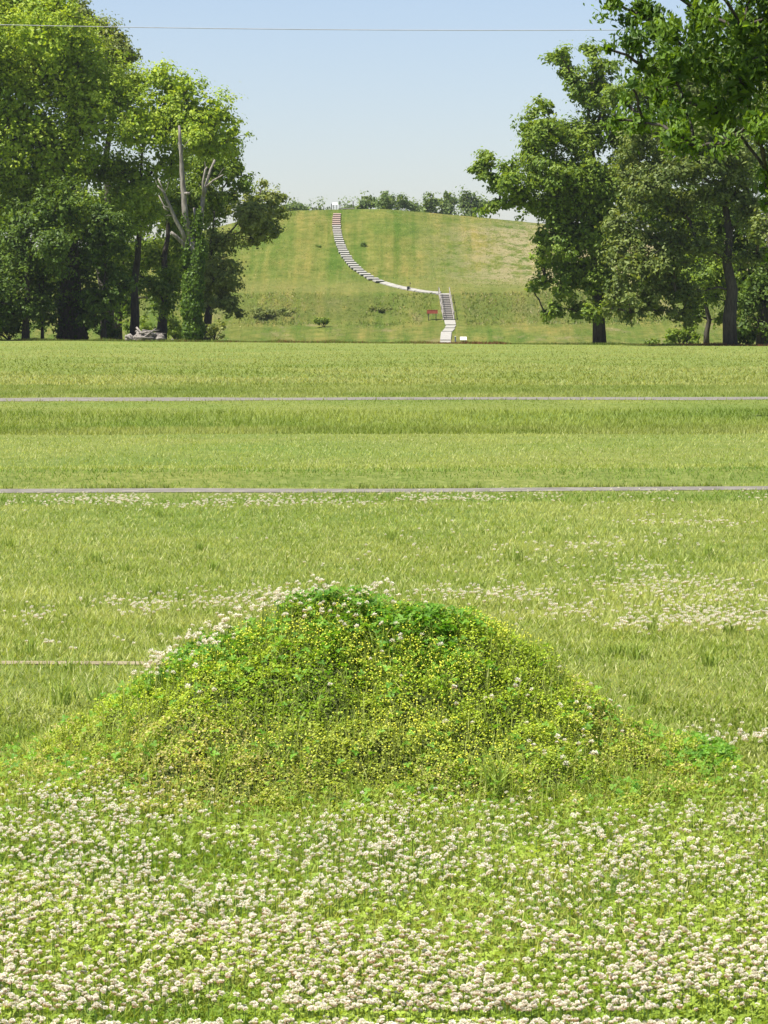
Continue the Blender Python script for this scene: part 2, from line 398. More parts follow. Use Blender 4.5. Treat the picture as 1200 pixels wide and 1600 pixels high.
# ------------------------------------------------------------------ lawn grass
def wedge(n, y0, y1, pw=2.0, margin=1.0):
    """points on the ground in front of the camera, thinning with distance"""
    u = rng.random(n); a = 1 - pw
    y = (y0 ** a + u * (y1 ** a - y0 ** a)) ** (1 / a) if abs(a) > 1e-6 else y0 * (y1 / y0) ** u
    x = (rng.random(n) * 2 - 1) * (.122 * y + margin)
    return x, y
def gcol(n, base, tip, v=.22, mixv=None):
    m = rng.random(n)[:, None] if mixv is None else mixv[:, None]
    c = np.asarray(base) * (1 - m) + np.asarray(tip) * m
    return c * (1 + v * (rng.random((n, 1)) - .5) * 2)
GA, GB, GC = (.215, .29, .04), (.37, .42, .11), (.57, .56, .29)
def on_path(x, y):
    a = np.abs(y - .075 * x - 29.75) < .30; b = np.abs(y - .075 * x - 61.5) < 1.05
    c = (np.abs(y - 14.75) < .02) & (x < -.7)
    return a | b | c
g = Geo()
# lawn between the mound and the path
xa, ya = wedge(110000, 9.6, 15.0, 2.0); xb, yb = wedge(250000, 15.0, 46.5, 2.05)
x = np.concatenate([xa, xb]); y = np.concatenate([ya, yb])
k = ~on_path(x, y) & (Mz(x, y) < .015); x, y = x[k], y[k]; n = len(x)
pn = fbm(x * .7, y * .35, 40); pm = np.clip(fbm(x * 3, y * 3, 41) * 1.8 - .55 + (pn - .5) * 1.2, 0, 1)
col = gcol(n, GA, GB, .2, pm); dry = rng.random(n) < .16; col[dry] = gcol(dry.sum(), GB, GC, .2)
hs_ = y - .075 * x - 29.75; lush = (np.abs(y - .075 * x - 28.4) < .75) | (np.abs(y - .075 * x - 31.0) < .6)
col[lush] = gcol(lush.sum(), (.10, .20, .02), (.22, .31, .05), .25)
hgt = (.020 + .034 * rng.random(n)) * (.75 + .6 * pn) * np.where(lush, 1.2, 1) * np.where((hs_ > -1.3) & (hs_ < 0), .55 + .3 * (vnoise(x * 1.5, y * 0, 49) > .55), 1)
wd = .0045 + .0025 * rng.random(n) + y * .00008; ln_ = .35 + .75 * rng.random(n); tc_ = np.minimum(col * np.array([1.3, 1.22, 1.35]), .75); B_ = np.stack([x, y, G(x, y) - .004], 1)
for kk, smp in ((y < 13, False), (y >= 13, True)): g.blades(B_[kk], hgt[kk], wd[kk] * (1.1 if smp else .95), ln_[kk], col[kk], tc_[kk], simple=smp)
# lawn further back, ditch and bank, then the field up to the trees
n = 140000
x, y = wedge(n, 44.0, 75.0, 2.0)
k = ~on_path(x, y); x, y = x[k], y[k]; n = len(x)
yy = y - .075 * x; bank = (yy > 46.5) & (yy < 59.9)
pn = fbm(x * .5, y * .25, 44); pm = np.clip(pn * 2.2 - .6, 0, 1)
col = gcol(n, (.18, .235, .04), (.31, .335, .10), .2, pm); col[bank] = gcol(bank.sum(), (.15, .22, .025), (.28, .33, .065), .25, pm[bank])
g.blades(np.stack([x, y, G(x, y) - .01], 1), (.05 + .05 * rng.random(n)) * np.where(bank, 1.4, 1) * np.where((yy > 56.5) & (yy < 60.3), .35, 1),   .011 + .009 * rng.random(n), .25 + .7 * rng.random(n), col, col * 1.2, simple=True)
n = 75000
x, y = wedge(n, 75.0, 200.0, 2.0, 2.0)
k = y < crest(x); x, y = x[k], y[k]; n = len(x)
pm = np.clip(fbm(x * .25, y * .12, 45) * 2.4 - .7, 0, 1)
col = gcol(n, (.19, .24, .04), (.33, .34, .105), .18, pm)
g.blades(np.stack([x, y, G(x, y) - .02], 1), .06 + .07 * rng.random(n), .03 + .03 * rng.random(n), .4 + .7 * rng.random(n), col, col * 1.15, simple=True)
xe = (rng.random(9000) * 2 - 1) * 5; ed = rng.random(9000) < .5; ye = 29.75 + .075 * xe + np.where(ed, -.30 - .14 * rng.random(9000), .30 + .14 * rng.random(9000))
ke = fbm(xe * 1.2, ed * 9., 48) > .42; xe, ye = xe[ke], ye[ke]; ce = gcol(len(xe), (.13, .20, .025), (.30, .33, .09), .25)
g.blades(np.stack([xe, ye, G(xe, ye) - .005], 1), np.where(ye < 29.75 + .075 * xe, .012, .05) * (.6 + 1.0 * rng.random(len(xe))), .008 + .004 * rng.random(len(xe)), .2 + .9 * rng.random(len(xe)), ce, ce * 1.2, simple=True)
for (tx, ty, h_, q_) in [(775, 1245, .16, 60), (340, 1215, .12, 50), (100, 1105, .15, 60), (995, 1030, .12, 70), (965, 1025, .10, 60), (150, 1100, .13, 40), (1000, 1100, .11, 50), (1050, 1250, .10, 60), (1015, 1245, .12, 50), (560, 1262, .11, 50), (70, 1190, .12, 60), (20, 1170, .12, 60), (240, 1180, .10, 40), (1110, 1040, .10, 60), (880, 1265, .10, 50)] + [(rng.uniform(0, 1200), rng.uniform(800, 1060), .08 + .05 * rng.random(), 40) for _ in range(24)] + [(rng.uniform(0, 1200), rng.uniform(1290, 1590), .09 + .05 * rng.random(), 26) for _ in range(30)]:
    r_ = ray(tx, ty); tt = np.arange(6.5, 40, .02); zz_ = CAMH + r_[2] * tt / r_[1]; hs = S(r_[0] * tt / r_[1], tt); q = int(np.argmax(hs >= zz_))
    bx_ = r_[0] * tt[q] / r_[1] + rng.normal(0, .022, q_); by_ = tt[q] + rng.normal(0, .03, q_); c_ = gcol(q_, (.17, .26, .035), (.34, .42, .09), .25)
    g.blades(np.stack([bx_, by_, S(bx_, by_) - .005], 1), h_ * (.5 + .6 * rng.random(q_)), .004 + .002 * rng.random(q_), .1 + .7 * rng.random(q_), c_, c_ * 1.3)
tag(g.build("lawn_grass", M_grass), "short mown grass of the lawn behind the weedy mound", "grass", kind="stuff")

# rusty-topped meadow grass along the far edge of the field
g = Geo(); n = 42000
x = (rng.random(n) * 2 - 1) * 34; y = crest(x) - 3.0 + 4.5 * rng.random(n)
d = fbm(x * .12, y * .05, 50); rusty = np.clip(sstep(-16, -9, x) * .9 + .15 - .75 * sstep(-8, -4, x) * (1 - sstep(1, 4, x)), 0, 1) * (.6 + .6 * d)
isr = rng.random(n) < rusty * .85 * sstep(.35, .6, fbm(x * .35, y * .1, 51))
col = np.where(isr[:, None], gcol(n, (.12, .045, .022), (.20, .085, .04), .3), gcol(n, (.09, .15, .02), (.2, .23, .05), .25))
g.blades(np.stack([x, y, G(x, y) - .03], 1), (.05 + .17 * rng.random(n)) * (.15 + 1.6 * fbm(x * .6, y * .2, 52)), .03 + .03 * rng.random(n), .1 + .35 * rng.random(n), col, col * 1.1, simple=True)
tag(g.build("meadow_edge_grass", M_grass), "strip of uncut rusty red grass at the far edge of the field", "grass", kind="stuff")

# rough grass on the big hill
g = Geo(); n = 120000
x = (rng.random(n) * 2 - 1) * 50; y = 330 + 58 * rng.random(n); z = H(x, y)
bank = sstep(342, 345, y) * (1 - sstep(351.5, 353, y)); right = sstep(4, 16, x) * sstep(356, 360, y) * (1 - sstep(380, 386, y))
pq = 600 + x * FPX / y; bk = np.clip(np.exp(-((pq - 430) / 60) ** 2) + .9 * np.exp(-((pq - 600) / 50) ** 2) + .8 * np.exp(-((pq - 670) / 20) ** 2) + sstep(705, 720, pq) * .9, .12, 1)
bank = bank * bk * sstep(.30, .62, fbm(x * .16, y * .16, 55) + .18 * bk)
rough = np.clip(bank * 1.0 + right * .5 + .25, 0, 1)
k = rng.random(n) < rough; x, y, z, bank, right = x[k], y[k], z[k], bank[k], right[k]; n = len(x)
pn = fbm(x * .18, y * .3, 56)
col = gcol(n, (.12, .18, .025), (.25, .27, .075), .25, np.clip(pn * 2 - .5, 0, 1))
dry = rng.random(n) < (.10 + .35 * right * (fbm(x * .5, y * .5, 57) > .5) + .25 * bank * (pn > .55)); col[dry] = gcol(dry.sum(), (.26, .22, .10), (.42, .36, .20), .2)
dark = (bank > .4) & (fbm(x * .22, y * .22, 59) > .54) & ~dry; col[dark] *= np.array([.75, .82, .85])
# keep the walk and stairs clear
clear = (np.abs(x - 7.0) < 1.6) & (y < 353)
hb = (.08 + .16 * rng.random(n)) * (.7 + 1.6 * bank); k = ~clear & ~((np.abs(x - 5.2) < 1.1) & (y < 347))
g.blades(np.stack([x, y, z - .03], 1)[k], hb[k], (.07 + .09 * rng.random(n))[k], (.2 + .7 * rng.random(n))[k], col[k], col[k] * 1.15, simple=True)
tag(g.build("hillside_grass", M_grass), "rough tufted grass on the slopes of the great earthwork", "grass", kind="stuff")

# ------------------------------------------------------------------ clover, weeds and blossoms in the foreground
def leaflets(g, x, y, z, size, col, tilt=.55):
    n = len(x); N = unit(np.stack([rng.normal(0, tilt, n), rng.normal(0, tilt, n) - .15, np.ones(n)], 1))
    a = rng.random(n) * 2 * math.pi; D = unit(np.cross(N, np.stack([np.cos(a), np.sin(a), 0 * a], 1)))
    g.diamonds(np.stack([x, y, z], 1), D, N, size, size * .85, col, .2)
def trefoils(g, x, y, z, size, col, tilt=.5):
    n = len(x); N = unit(np.stack([rng.normal(0, tilt, n), rng.normal(0, tilt, n) - .2, np.ones(n)], 1))
    a = rng.random(n) * 2 * math.pi; U = unit(np.cross(N, np.stack([np.cos(a), np.sin(a), 0 * a], 1))); W = np.cross(N, U)
    c = np.stack([x, y, z], 1)
    for k in range(3):
        b = 2.094 * k; D = U * math.cos(b) + W * math.sin(b)
        g.diamonds(c + D * (size * .5)[:, None], D, N, size, size * .85, col * (1 + .12 * (rng.random((n, 1)) - .5)), .15)
g = Geo()
# leafy mat of the clover in front of the mound
n = 37000; x, y = wedge(n, 6.6, 10.9, 2.0, .5); k = Mz(x, y) < .05; x, y = x[k], y[k]; n = len(x)
pn = fbm(x * 2.2, y * 2.2, 60); zz = S(x, y) + .015 + .055 * rng.random(n) ** .7 * (.5 + pn)
col = gcol(n, (.15, .26, .015), (.34, .44, .055), .22, np.clip(pn * 2 - .5 + .3 * (rng.random(n) - .5), 0, 1))
trefoils(g, x, y, zz, .008 + .006 * rng.random(n), col)
n = 52000; x, y = wedge(n, 6.6, 10.9, 2.0, .5); k = Mz(x, y) < .05; x, y = x[k], y[k]; n = len(x)
pn = fbm(x * 1.6, y * 1.6, 61); col = gcol(n, (.25, .33, .04), (.48, .50, .14), .22, np.clip(pn * 2.2 - .6, 0, 1))
g.blades(np.stack([x, y, S(x, y)], 1), .04 + .055 * rng.random(n), .003 + .002 * rng.random(n), .2 + .8 * rng.random(n), col, col * 1.3)
tag(g.build("clover_leaves", M_grass), "mat of green clover leaves and grass in front of the mound", "clover", kind="stuff")

# weeds covering the mound
def mound_points(n):
    x = -1.75 + 3.35 * rng.random(n); y = 9.85 + 1.75 * rng.random(n); k = (Mz(x, y) > .0) | ((y < 11) & (Mz(x, y + .16) > 0.01) & (vnoise(x * 6, y * 6, 90) > .4))
    return x[k], y[k]
g = Geo()
x, y = mound_points(175000); n = len(x); z = S(x, y); px, py = project(np.stack([x, y, z], 1))
pn = fbm(x * 5, y * 5, 70); p2 = fbm(x * 2.1, y * 2.1, 71)
lift = .006 + .06 * rng.random(n) ** .8 * np.clip(2.6 * fbm(x * 13, y * 13, 73, 2) - .75, .1, 1.3)
tan_w = np.clip(sstep(860, 940, px) * (1 - sstep(1090, 1150, px)) * sstep(1030, 1070, py) + .8 * (1 - sstep(420, 520, px)) * sstep(1110, 1160, py) + .55 * sstep(1170, 1240, py), 0, 1)
olive = np.clip(sstep(1090, 1180, py) * .55 + (p2 - .5) * 1.6, 0, 1)
col = gcol(n, (.22, .36, .018), (.42, .53, .045), .22, np.clip(pn * 1.9 - .45, 0, 1))
col = col * (1 - olive[:, None]) + gcol(n, (.36, .42, .06), (.52, .54, .13), .25) * olive[:, None]
tn = rng.random(n) < tan_w * (.15 + .45 * sstep(.42, .62, fbm(x * 4, y * 4, 72))); col[tn] = gcol(tn.sum(), (.46, .44, .13), (.58, .50, .20), .25)
leaflets(g, x, y, z + lift, .007 + .007 * rng.random(n), np.minimum(col, .75), .55)
tag(g.build("weed_leaves", M_grass, mound, origin=(0, MC, 0)), kind="stuff")
# lush big clover leaves along the crest and in clumps
g = Geo()
x, y = mound_points(70000); z = Mz(x, y); px, py = project(np.stack([x, y, z], 1)); nz = fbm(x * 6, y * 6, 75)
w = np.exp(-((px - 555) / 110) ** 2 - ((py - 965) / 42) ** 2) * 1.3 + np.exp(-((px - 300) / 90) ** 2 - ((py - 1040) / 35) ** 2) * .55 + np.exp(-((px - 1130) / 50) ** 2 - ((py - 1195) / 26) ** 2) * 1.2 + np.exp(-((px - 690) / 60) ** 2 - ((py - 1010) / 40) ** 2) * .5 + .05
k = rng.random(len(x)) < w * (nz * 2 - .45); x, y, z, nz = x[k], y[k], z[k], nz[k]; n = len(x)
trefoils(g, x, y, z + .03 + .055 * rng.random(n), .011 + .009 * rng.random(n), gcol(n, (.09, .24, .016), (.21, .40, .035), .2))
n2 = 9000; x, y = mound_points(n2 * 2); n2 = len(x); z = S(x, y)
col = gcol(n2, (.20, .30, .03), (.44, .46, .14), .25)
g.blades(np.stack([x, y, z], 1), .05 + .07 * rng.random(n2), .002 + .002 * rng.random(n2), .1 + .8 * rng.random(n2), col, col * 1.25)
tag(g.build("clover_clumps", M_grass, mound, origin=(0, MC, 0)), kind="stuff")
# little yellow blossoms
g = Geo()
x, y = mound_points(70000); z = Mz(x, y); px, py = project(np.stack([x, y, z], 1)); nz = fbm(x * 5, y * 5, 77)
w = (np.exp(-((px - 480) / 300) ** 2 - ((py - 1050) / 60) ** 2) + np.exp(-((px - 790) / 110) ** 2 - ((py - 990) / 45) ** 2) * 1.2 + np.exp(-((px - 640) / 200) ** 2 - ((py - 1175) / 50) ** 2) * 1.0)
k = rng.random(len(x)) < w * np.clip(nz * 3.0 - .95, .05, 1) * .66; x, y, z = x[k], y[k], z[k]; n = len(x)
cc = np.stack([x, y, z + .045 + .04 * rng.random(n)], 1); r = .0024 + .0015 * rng.random(n)
oct_ = np.array([[1, 0, 0], [-1, 0, 0], [0, 1, 0], [0, -1, 0], [0, 0, 1], [0, 0, -1]], float)
V = (cc[:, None, :] + oct_[None] * r[:, None, None]).reshape(-1, 3)
of = np.array([[0, 2, 4], [2, 1, 4], [1, 3, 4], [3, 0, 4], [2, 0, 5], [1, 2, 5], [3, 1, 5], [0, 3, 5]])
F = (np.arange(n)[:, None, None] * 6 + of[None]).reshape(-1, 3)
g.add(V, [F], np.repeat(gcol(n, (.72, .74, .06), (.82, .83, .16), .06), 6, axis=0))
tag(g.build("yellow_blossoms", M_petal, mound, origin=(0, MC, 0)), kind="stuff")

# --- white clover blossoms: a head of many small florets on a thin stalk
def head_geo(r, n_f, seed, age=0.0):
    rs = np.random.default_rng(seed); i = np.arange(n_f) + .5
    ph = np.arccos(1 - 1.72 * i / n_f); th = math.pi * (1 + 5 ** .5) * i
    D = np.stack([np.cos(th) * np.sin(ph), np.sin(th) * np.sin(ph), np.cos(ph)], 1)
    D = unit(D + rs.normal(0, .10, D.shape)); up = np.array([0, 0, 1.0])
    T = unit(np.cross(D, up) + 1e-6); B = np.cross(T, D)
    c = np.array([0, 0, r * .85]); L = r * (1 + .12 * rs.normal(0, 1, (n_f, 1))); wd = r * .30
    sq = np.array([1.04, 1.04, .78])
    a = c + D * L * .28 * sq; m1 = c + (D * L * .8 + T * wd) * sq; m2 = c + (D * L * .8 - T * wd) * sq; t = c + (D * L * 1.02 + B * r * .14) * sq
    V = np.stack([a, m1, t, m2], 1).reshape(-1, 3)
    white = np.array([.86, .835, .73]); pink = np.array([.76, .57, .48]); lowt = np.clip((ph - 1.1) / 1.0, 0, 1)[:, None] * (.35 + .65 * rs.random((n_f, 1)))
    cl = (white * (1 - lowt) + pink * lowt) * (1 - .10 * rs.random((n_f, 1)))
    old = np.clip((ph - (2.0 - 1.5 * age)) / .6, 0, 1)[:, None] * (age > 0); cl = cl * (1 - old) + np.array([.42, .26, .15]) * old
    cb = cl * np.array([.8, .78, .62])
    col = np.stack([cb, cl, cl * 1.03, cl], 1).reshape(-1, 3)
    return V, np.arange(n_f * 4).reshape(n_f, 4), np.clip(col, 0, .88)
HEADS = [head_geo(.0095, 30, s, (0, .25, 0, .45, .1, .8)[s]) for s in range(6)]
LOW = [head_geo(.0098, 17, 20 + s, (0, .3, .1, .5)[s]) for s in range(4)]
def stalk_geo(h, r=.0011):
    gg = Geo(); gg.tube([(0, 0, -.01), (.002, .001, h * .5), (0, 0, h)], [r, r, r * .9], 4, (.13, .22, .05), cap=False); return gg
# front patch
n = 15500; x, y = wedge(n, 6.5, 10.6, 2.0, .35); z = S(x, y); px, py = project(np.stack([x, y, z + .08], 1))
dn = fbm(x * 2.6, y * 1.6, 80, 3) * .75 + fbm(x * 7, y * 7, 81, 2) * .35
front = sstep(1248, 1285, py + 12 * np.sin(px / 90.) + 40 * (fbm(px / 60., py / 25., 87) - .5)) 
leftclump = np.exp(-((px - 145) / 110) ** 2 - ((py - 1245) / 32) ** 2) * 1.5
rightclump = np.exp(-((px - 1180) / 45) ** 2 - ((py - 1185) / 38) ** 2) * 1.6
w = np.clip(np.maximum(front * np.clip((dn - .36) * 4.2, .12, 1.0), np.maximum(leftclump, rightclump) * np.clip((dn - .33) * 5, .1, 1)), 0, 1) * (1 - sstep(.10, .16, Mz(x, y)) * (leftclump + rightclump < .3))
k = rng.random(n) < w; FX, FY = x[k], y[k]
# scattered heads on the mound itself
mx2, my2 = mound_points(40000); pz = Mz(mx2, my2); px, py = project(np.stack([mx2, my2, pz + .06], 1))
w = np.zeros(len(px))
for (cx, cy, sx, sy, a) in ((505, 945, 55, 22, .16), (590, 935, 50, 14, .12), (440, 950, 30, 18, .2), (300, 1005, 50, 22, .22), (235, 1050, 25, 14, .25), (350, 980, 35, 14, .2), (660, 960, 40, 20, .03), (560, 1000, 120, 45, .02), (680, 1110, 70, 30, .035), (850, 1140, 120, 40, .02), (900, 1190, 60, 20, .06), (1120, 1150, 40, 14, .10), (300, 1060, 90, 30, .02), (820, 1080, 200, 60, .008), (330, 1015, 70, 26, .10), (480, 980, 80, 26, .06), (260, 1060, 50, 22, .08), (570, 960, 60, 25, .06)):
    w += a * np.exp(-((px - cx) / sx) ** 2 - ((py - cy) / sy) ** 2)
k = (rng.random(len(px)) < w * .6 * (.35 + 1.3 * (fbm(mx2 * 9, my2 * 9, 88) > .5))) & (my2 < 11.25); MX, MY = mx2[k], my2[k]
BX = np.concatenate([FX, MX]); BY = np.concatenate([FY, MY]); BZ = S(BX, BY); BH = .06 + .05 * rng.random(len(BX)); BH[len(FX):] += .018
px, py = project(np.stack([BX, BY, BZ + BH], 1))
vis = (px > 3) & (px < 1197) & (py < 1597)
order = np.argsort(np.where(vis, -py, 1e9)); near = order[:300]; rest = order[300:]
hm = []
for V, F, c_ in HEADS:
    hm.append(mesh_np("blossom_head", V, [F], c_))
    hm[-1].materials.append(M_petal)
sm = []
for h in (.065, .08, .10):
    gg = stalk_geo(h); m_ = mesh_np("blossom_stalk", np.concatenate(gg.v), [np.concatenate(a) for a in gg.p.values()], np.concatenate(gg.c)); m_.materials.append(M_grass); sm.append((h, m_))
for i in near:
    h, m_ = sm[int(np.argmin([abs(s[0] - BH[i]) for s in sm]))]
    f = thing("clover_blossom", "white clover blossom on a thin stalk in the frontmost rows of the patch", "flower", (BX[i], BY[i], BZ[i]), "clover blossoms along the front of the patch")
    f.rotation_euler = (rng.normal(0, .12), rng.normal(0, .12), rng.random() * 6.28); sc = .52 + .36 * rng.random(); f.scale = (sc, sc, sc)
    hd = link("flower_head", hm[int(rng.integers(len(hm)))], None, f); hd.location = (0, 0, h - .004)
    link("stalk", m_, None, f)
g = Geo()
for j, i in enumerate(rest):
    V, F, c_ = HEADS[j % 6] if BY[i] < 8.0 else LOW[j % 4]
    a = rng.random() * 6.28; ca, sa = math.cos(a), math.sin(a); sc = (.52 + .36 * rng.random()) * (1.35 if i >= len(FX) else 1.0)
    R = np.array([[ca, -sa, 0], [sa, ca, 0], [rng.normal(0, .15), rng.normal(0, .15), 1]])
    p = np.array([BX[i], BY[i], BZ[i] + BH[i]])
    g.add(V @ R.T * sc + p, [F], c_)
    g.blades(np.array([[BX[i], BY[i], BZ[i]]]), BH[i] + .006, .0026, 0.0, (.13, .22, .05))
tag(g.build("clover_blossom_patch", M_petal), "white clover blossoms of the patch behind the frontmost rows", "flowers", kind="stuff")
# patches of blossoms further back in the lawn
g = Geo(); n = 60000; x, y = wedge(n, 11.5, 31.0, 2.0, .6); z = G(x, y); px, py = project(np.stack([x, y, z + .05], 1))
w = np.zeros(n); dn = fbm(x * 1.7, y * 1.0, 85, 3)
for (cx, cy, sx, sy, a) in ((1070, 820, 110, 8, .5), (1190, 820, 40, 10, .4), (930, 858, 60, 7, .45), (1050, 848, 40, 7, .4), (1010, 892, 60, 6, .4), (1080, 925, 130, 20, .6), (1110, 970, 110, 16, .75), (1000, 975, 50, 10, .6), (780, 935, 100, 12, .5), (880, 960, 60, 14, .4), (1190, 890, 30, 10, .5), (380, 945, 90, 16, .5), (230, 950, 60, 12, .4), (170, 945, 30, 10, .3), (150, 1012, 60, 9, .55), (60, 965, 40, 10, .2), (250, 786, 200, 8, 1.3), (700, 782, 80, 7, 1.4), (1060, 779, 170, 7, 1.3), (450, 788, 120, 6, .8), (900, 790, 90, 5, .2), (860, 880, 260, 50, .05), (1170, 1165, 50, 20, .4)):
    w = np.maximum(w, a * np.exp(-((px - cx) / sx) ** 2 - ((py - cy) / sy) ** 2))
k = (rng.random(n) < w * np.clip((dn - .34) * 4.5, .03, 1) * 1.1) & (Mz(x, y) < .03) & ~on_path(x, y); x, y, z = x[k], y[k], z[k]
for j in range(len(x)):
    V, F, c_ = LOW[j % 4]; g.add(V * (.85 + .3 * rng.random()) * (1 if y[j] < 20 else 1.15) + np.array([x[j], y[j], z[j] + .055 + .03 * rng.random()]), [F], c_)
bl = g.build("lawn_clover_blossoms", M_petal); tag(bl, "scattered patches of white clover blossoms in the lawn behind the mound", "flowers", kind="stuff")
print("blossoms", len(BX), "far", len(x))

# ------------------------------------------------------------------ trees
def limb(g, a, b, r0, r1, sag=0.0, n=5, seg=6, wob=.05, col=(1, 1, 1)):
    a = np.asarray(a, float); b = np.asarray(b, float); t = np.linspace(0, 1, n)[:, None]; L = np.linalg.norm(b - a)
    P = a * (1 - t) + b * t; P = P + np.array([0, 0, 1.0]) * (L * sag * np.sin(t * math.pi))
    P[1:-1] += rng.normal(0, wob * L / n, (n - 2, 3))
    g.tube(P, r0 + (r1 - r0) * t[:, 0], seg, col, .15, cap=False)
def crown(g, blobs, leaf, dens, cols, clump=.55, flat=.75, droop=0.0, aspect=.6, twig=None, core=2.0):
    """blobs: (centre, radius). Leaves gather in clumps spread through each blob's uneven volume"""
    for c, r in blobs:
        a = .5 * leaf * leaf * aspect; n = int(dens * math.pi * r * r / a)
        st = np.array([1.0 + .22 * rng.normal(), 1.0, .9 + .18 * rng.normal()]).clip(.6, 1.4)
        if core > 0:                                # inner leaves
            m = int(core * math.pi * r * r / (a * 4.0)); P = c + unit(rng.normal(0, 1, (m, 3))) * r * .70 * rng.random((m, 1)) ** .45 * st
            Nn = unit(rng.normal(0, .8, (m, 3)) + np.array([0, 0, .6]))
            g.diamonds(P, np.cross(Nn, rng.normal(0, 1, (m, 3))), Nn, leaf * 2.0 * (.7 + .5 * rng.random(m)), leaf * 1.3, gcol(m, cols[0], cols[1], .25))
        nc = max(5, int(4.2 * (r / clump) ** 2))
        d = unit(rng.normal(0, 1, (nc, 3)) + np.array([0, 0, .12])); rad = r * (.35 + .78 * rng.random((nc, 1)) ** .6)
        cc = c + d * rad * st + rng.normal(0, .10 * r, (nc, 3))
        cr = clump * (.45 + .95 * rng.random(nc) ** 1.5) * min(1.0, .5 + r * .25)
        if twig is not None:
            for q in rng.permutation(nc)[:max(2, nc // 10)]:
                limb(twig, c + rng.normal(0, .1 * r, 3), cc[q], .03 + .008 * r, .01, .05, 4, 4)
        w = cr ** 1.7; idx = rng.choice(nc, n, p=w / w.sum())
        off = rng.normal(0, .5, (n, 3)) * np.array([1.15, 1.15, flat]) * np.where(rng.random((n, 1)) < .12, 1.5, 1.0); P = cc[idx] + off * cr[idx][:, None]
        out = unit(P - c) * .45 + unit(off) * .55
        N = unit(out + np.array([-.05, -.05, .5]) + rng.normal(0, .32, (n, 3)))
        D = np.cross(N, rng.normal(0, 1, (n, 3))); D = unit(D) + np.array([0, 0, -droop])
        ct = rng.random(nc); m = np.clip(ct[idx] + .25 * rng.normal(0, 1, n), 0, 1)[:, None]
        col = (np.asarray(cols[0]) * (1 - m) + np.asarray(cols[1]) * m) * (1 + .25 * (rng.random((n, 1)) - .5))
        L = leaf * (.6 + .7 * rng.random(n))
        g.diamonds(P, D, N, L, L * aspect, col)
def branches(gt, P, B, r_max, seg=6):
    """each blob's limb grows from the trunk or from a blob nearer the trunk"""
    nodes = [(P[i], 0.0, True) for i in range(2, len(P))]
    order = sorted(range(len(B)), key=lambda i: min(np.linalg.norm(B[i][0] - p) for p in P))
    for i in order:
        c, r = B[i]; best = min(nodes, key=lambda q: np.linalg.norm(q[0] - c) * (1 if q[2] else .85) + 1.6 * max(0, q[0][2] - c[2] + .15 * np.linalg.norm(q[0] - c)))
        L_ = np.linalg.norm(best[0] - c)
        limb(gt, best[0], c, min(r_max, .022 + .022 * L_ + .02 * r), .02 + .012 * r, .07, 7, seg, .10); nodes.append((c, L_, False))
def tree(name, label, bx, by, d, tr, top, blobs, leaf=.21, dens=2.6, cols=((.045, .085, .012), (.10, .16, .022)), depth=1.0, group="trees along the far edge of the lawn", clump=.55, ground_z=None, vines=None, limbs=True, droop=0., aspect=.6, grow=1.12, fill=.7):
    s = FPX / d; base = at(bx, by, d); base[2] = (G(base[0], d) if ground_z is None else ground_z)
    root = thing(name, label, "tree", base, group)
    B = []
    for (x, y, r) in blobs:
        R = r * grow / s; c = at(x, y, d + rng.normal(0, .45) * depth * min(R * 2.0, 4)); B.append((c, R))
    for k in range(int(len(B) * fill)):               # foliage between neighbouring boughs, in front of and behind them
        i = int(rng.integers(len(blobs))); o_ = sorted(range(len(blobs)), key=lambda j: np.linalg.norm(B[j][0] - B[i][0]))[1:4]; j = o_[int(rng.integers(len(o_)))]
        if np.linalg.norm(B[i][0] - B[j][0]) < 1.6 * (B[i][1] + B[j][1]): B.append(((B[i][0] + B[j][0]) / 2 + np.array([0, rng.normal(-.8, 1.3), 0]), .85 * min(B[i][1], B[j][1])))
    tp = at(top[0], top[1], d); gt = Geo(); n = 9; t = np.linspace(0, 1, n)[:, None]
    P = base * (1 - t) + tp * t; P[0, 2] -= .25; P[2:-1, :2] += rng.normal(0, tr * .35, (n - 3, 2))
    rad = tr * (1 - .88 * t[:, 0] ** .9); rad[0] *= 1.12
    gt.tube(P, rad, 10, (1, 1, 1), .18)
    if limbs: branches(gt, P, B, tr * .42)
    gc = Geo(); crown(gc, B, leaf, dens, cols, clump, twig=gt, droop=droop, aspect=aspect)
    gt.build("trunk", M_bark, root, origin=base, smooth=True)
    gc.build("crown", M_leaf, root, origin=base)
    if vines:
        gv = Geo()
        for (x, y, rx, nn) in vines:
            c = at(x, y, d); k = int(nn); dd = unit(rng.normal(0, 1, (k, 3))); R = rx / s
            Pn = c + dd * np.array([R, R, R * 1.9]) * (.7 + .35 * rng.random((k, 1)))
            gv.diamonds(Pn, unit(rng.normal(0, 1, (k, 3)) + np.array([0, 0, -.8])), unit(dd + rng.normal(0, .5, (k, 3))), .22, .16, gcol(k, (.03, .065, .01), (.07, .12, .018), .25))
        gv.build("vines", M_leaf, root, origin=base)
    return root, B, base
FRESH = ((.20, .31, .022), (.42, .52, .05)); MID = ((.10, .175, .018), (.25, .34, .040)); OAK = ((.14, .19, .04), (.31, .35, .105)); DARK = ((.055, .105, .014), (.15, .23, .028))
EG = "trees along the far edge of the lawn"
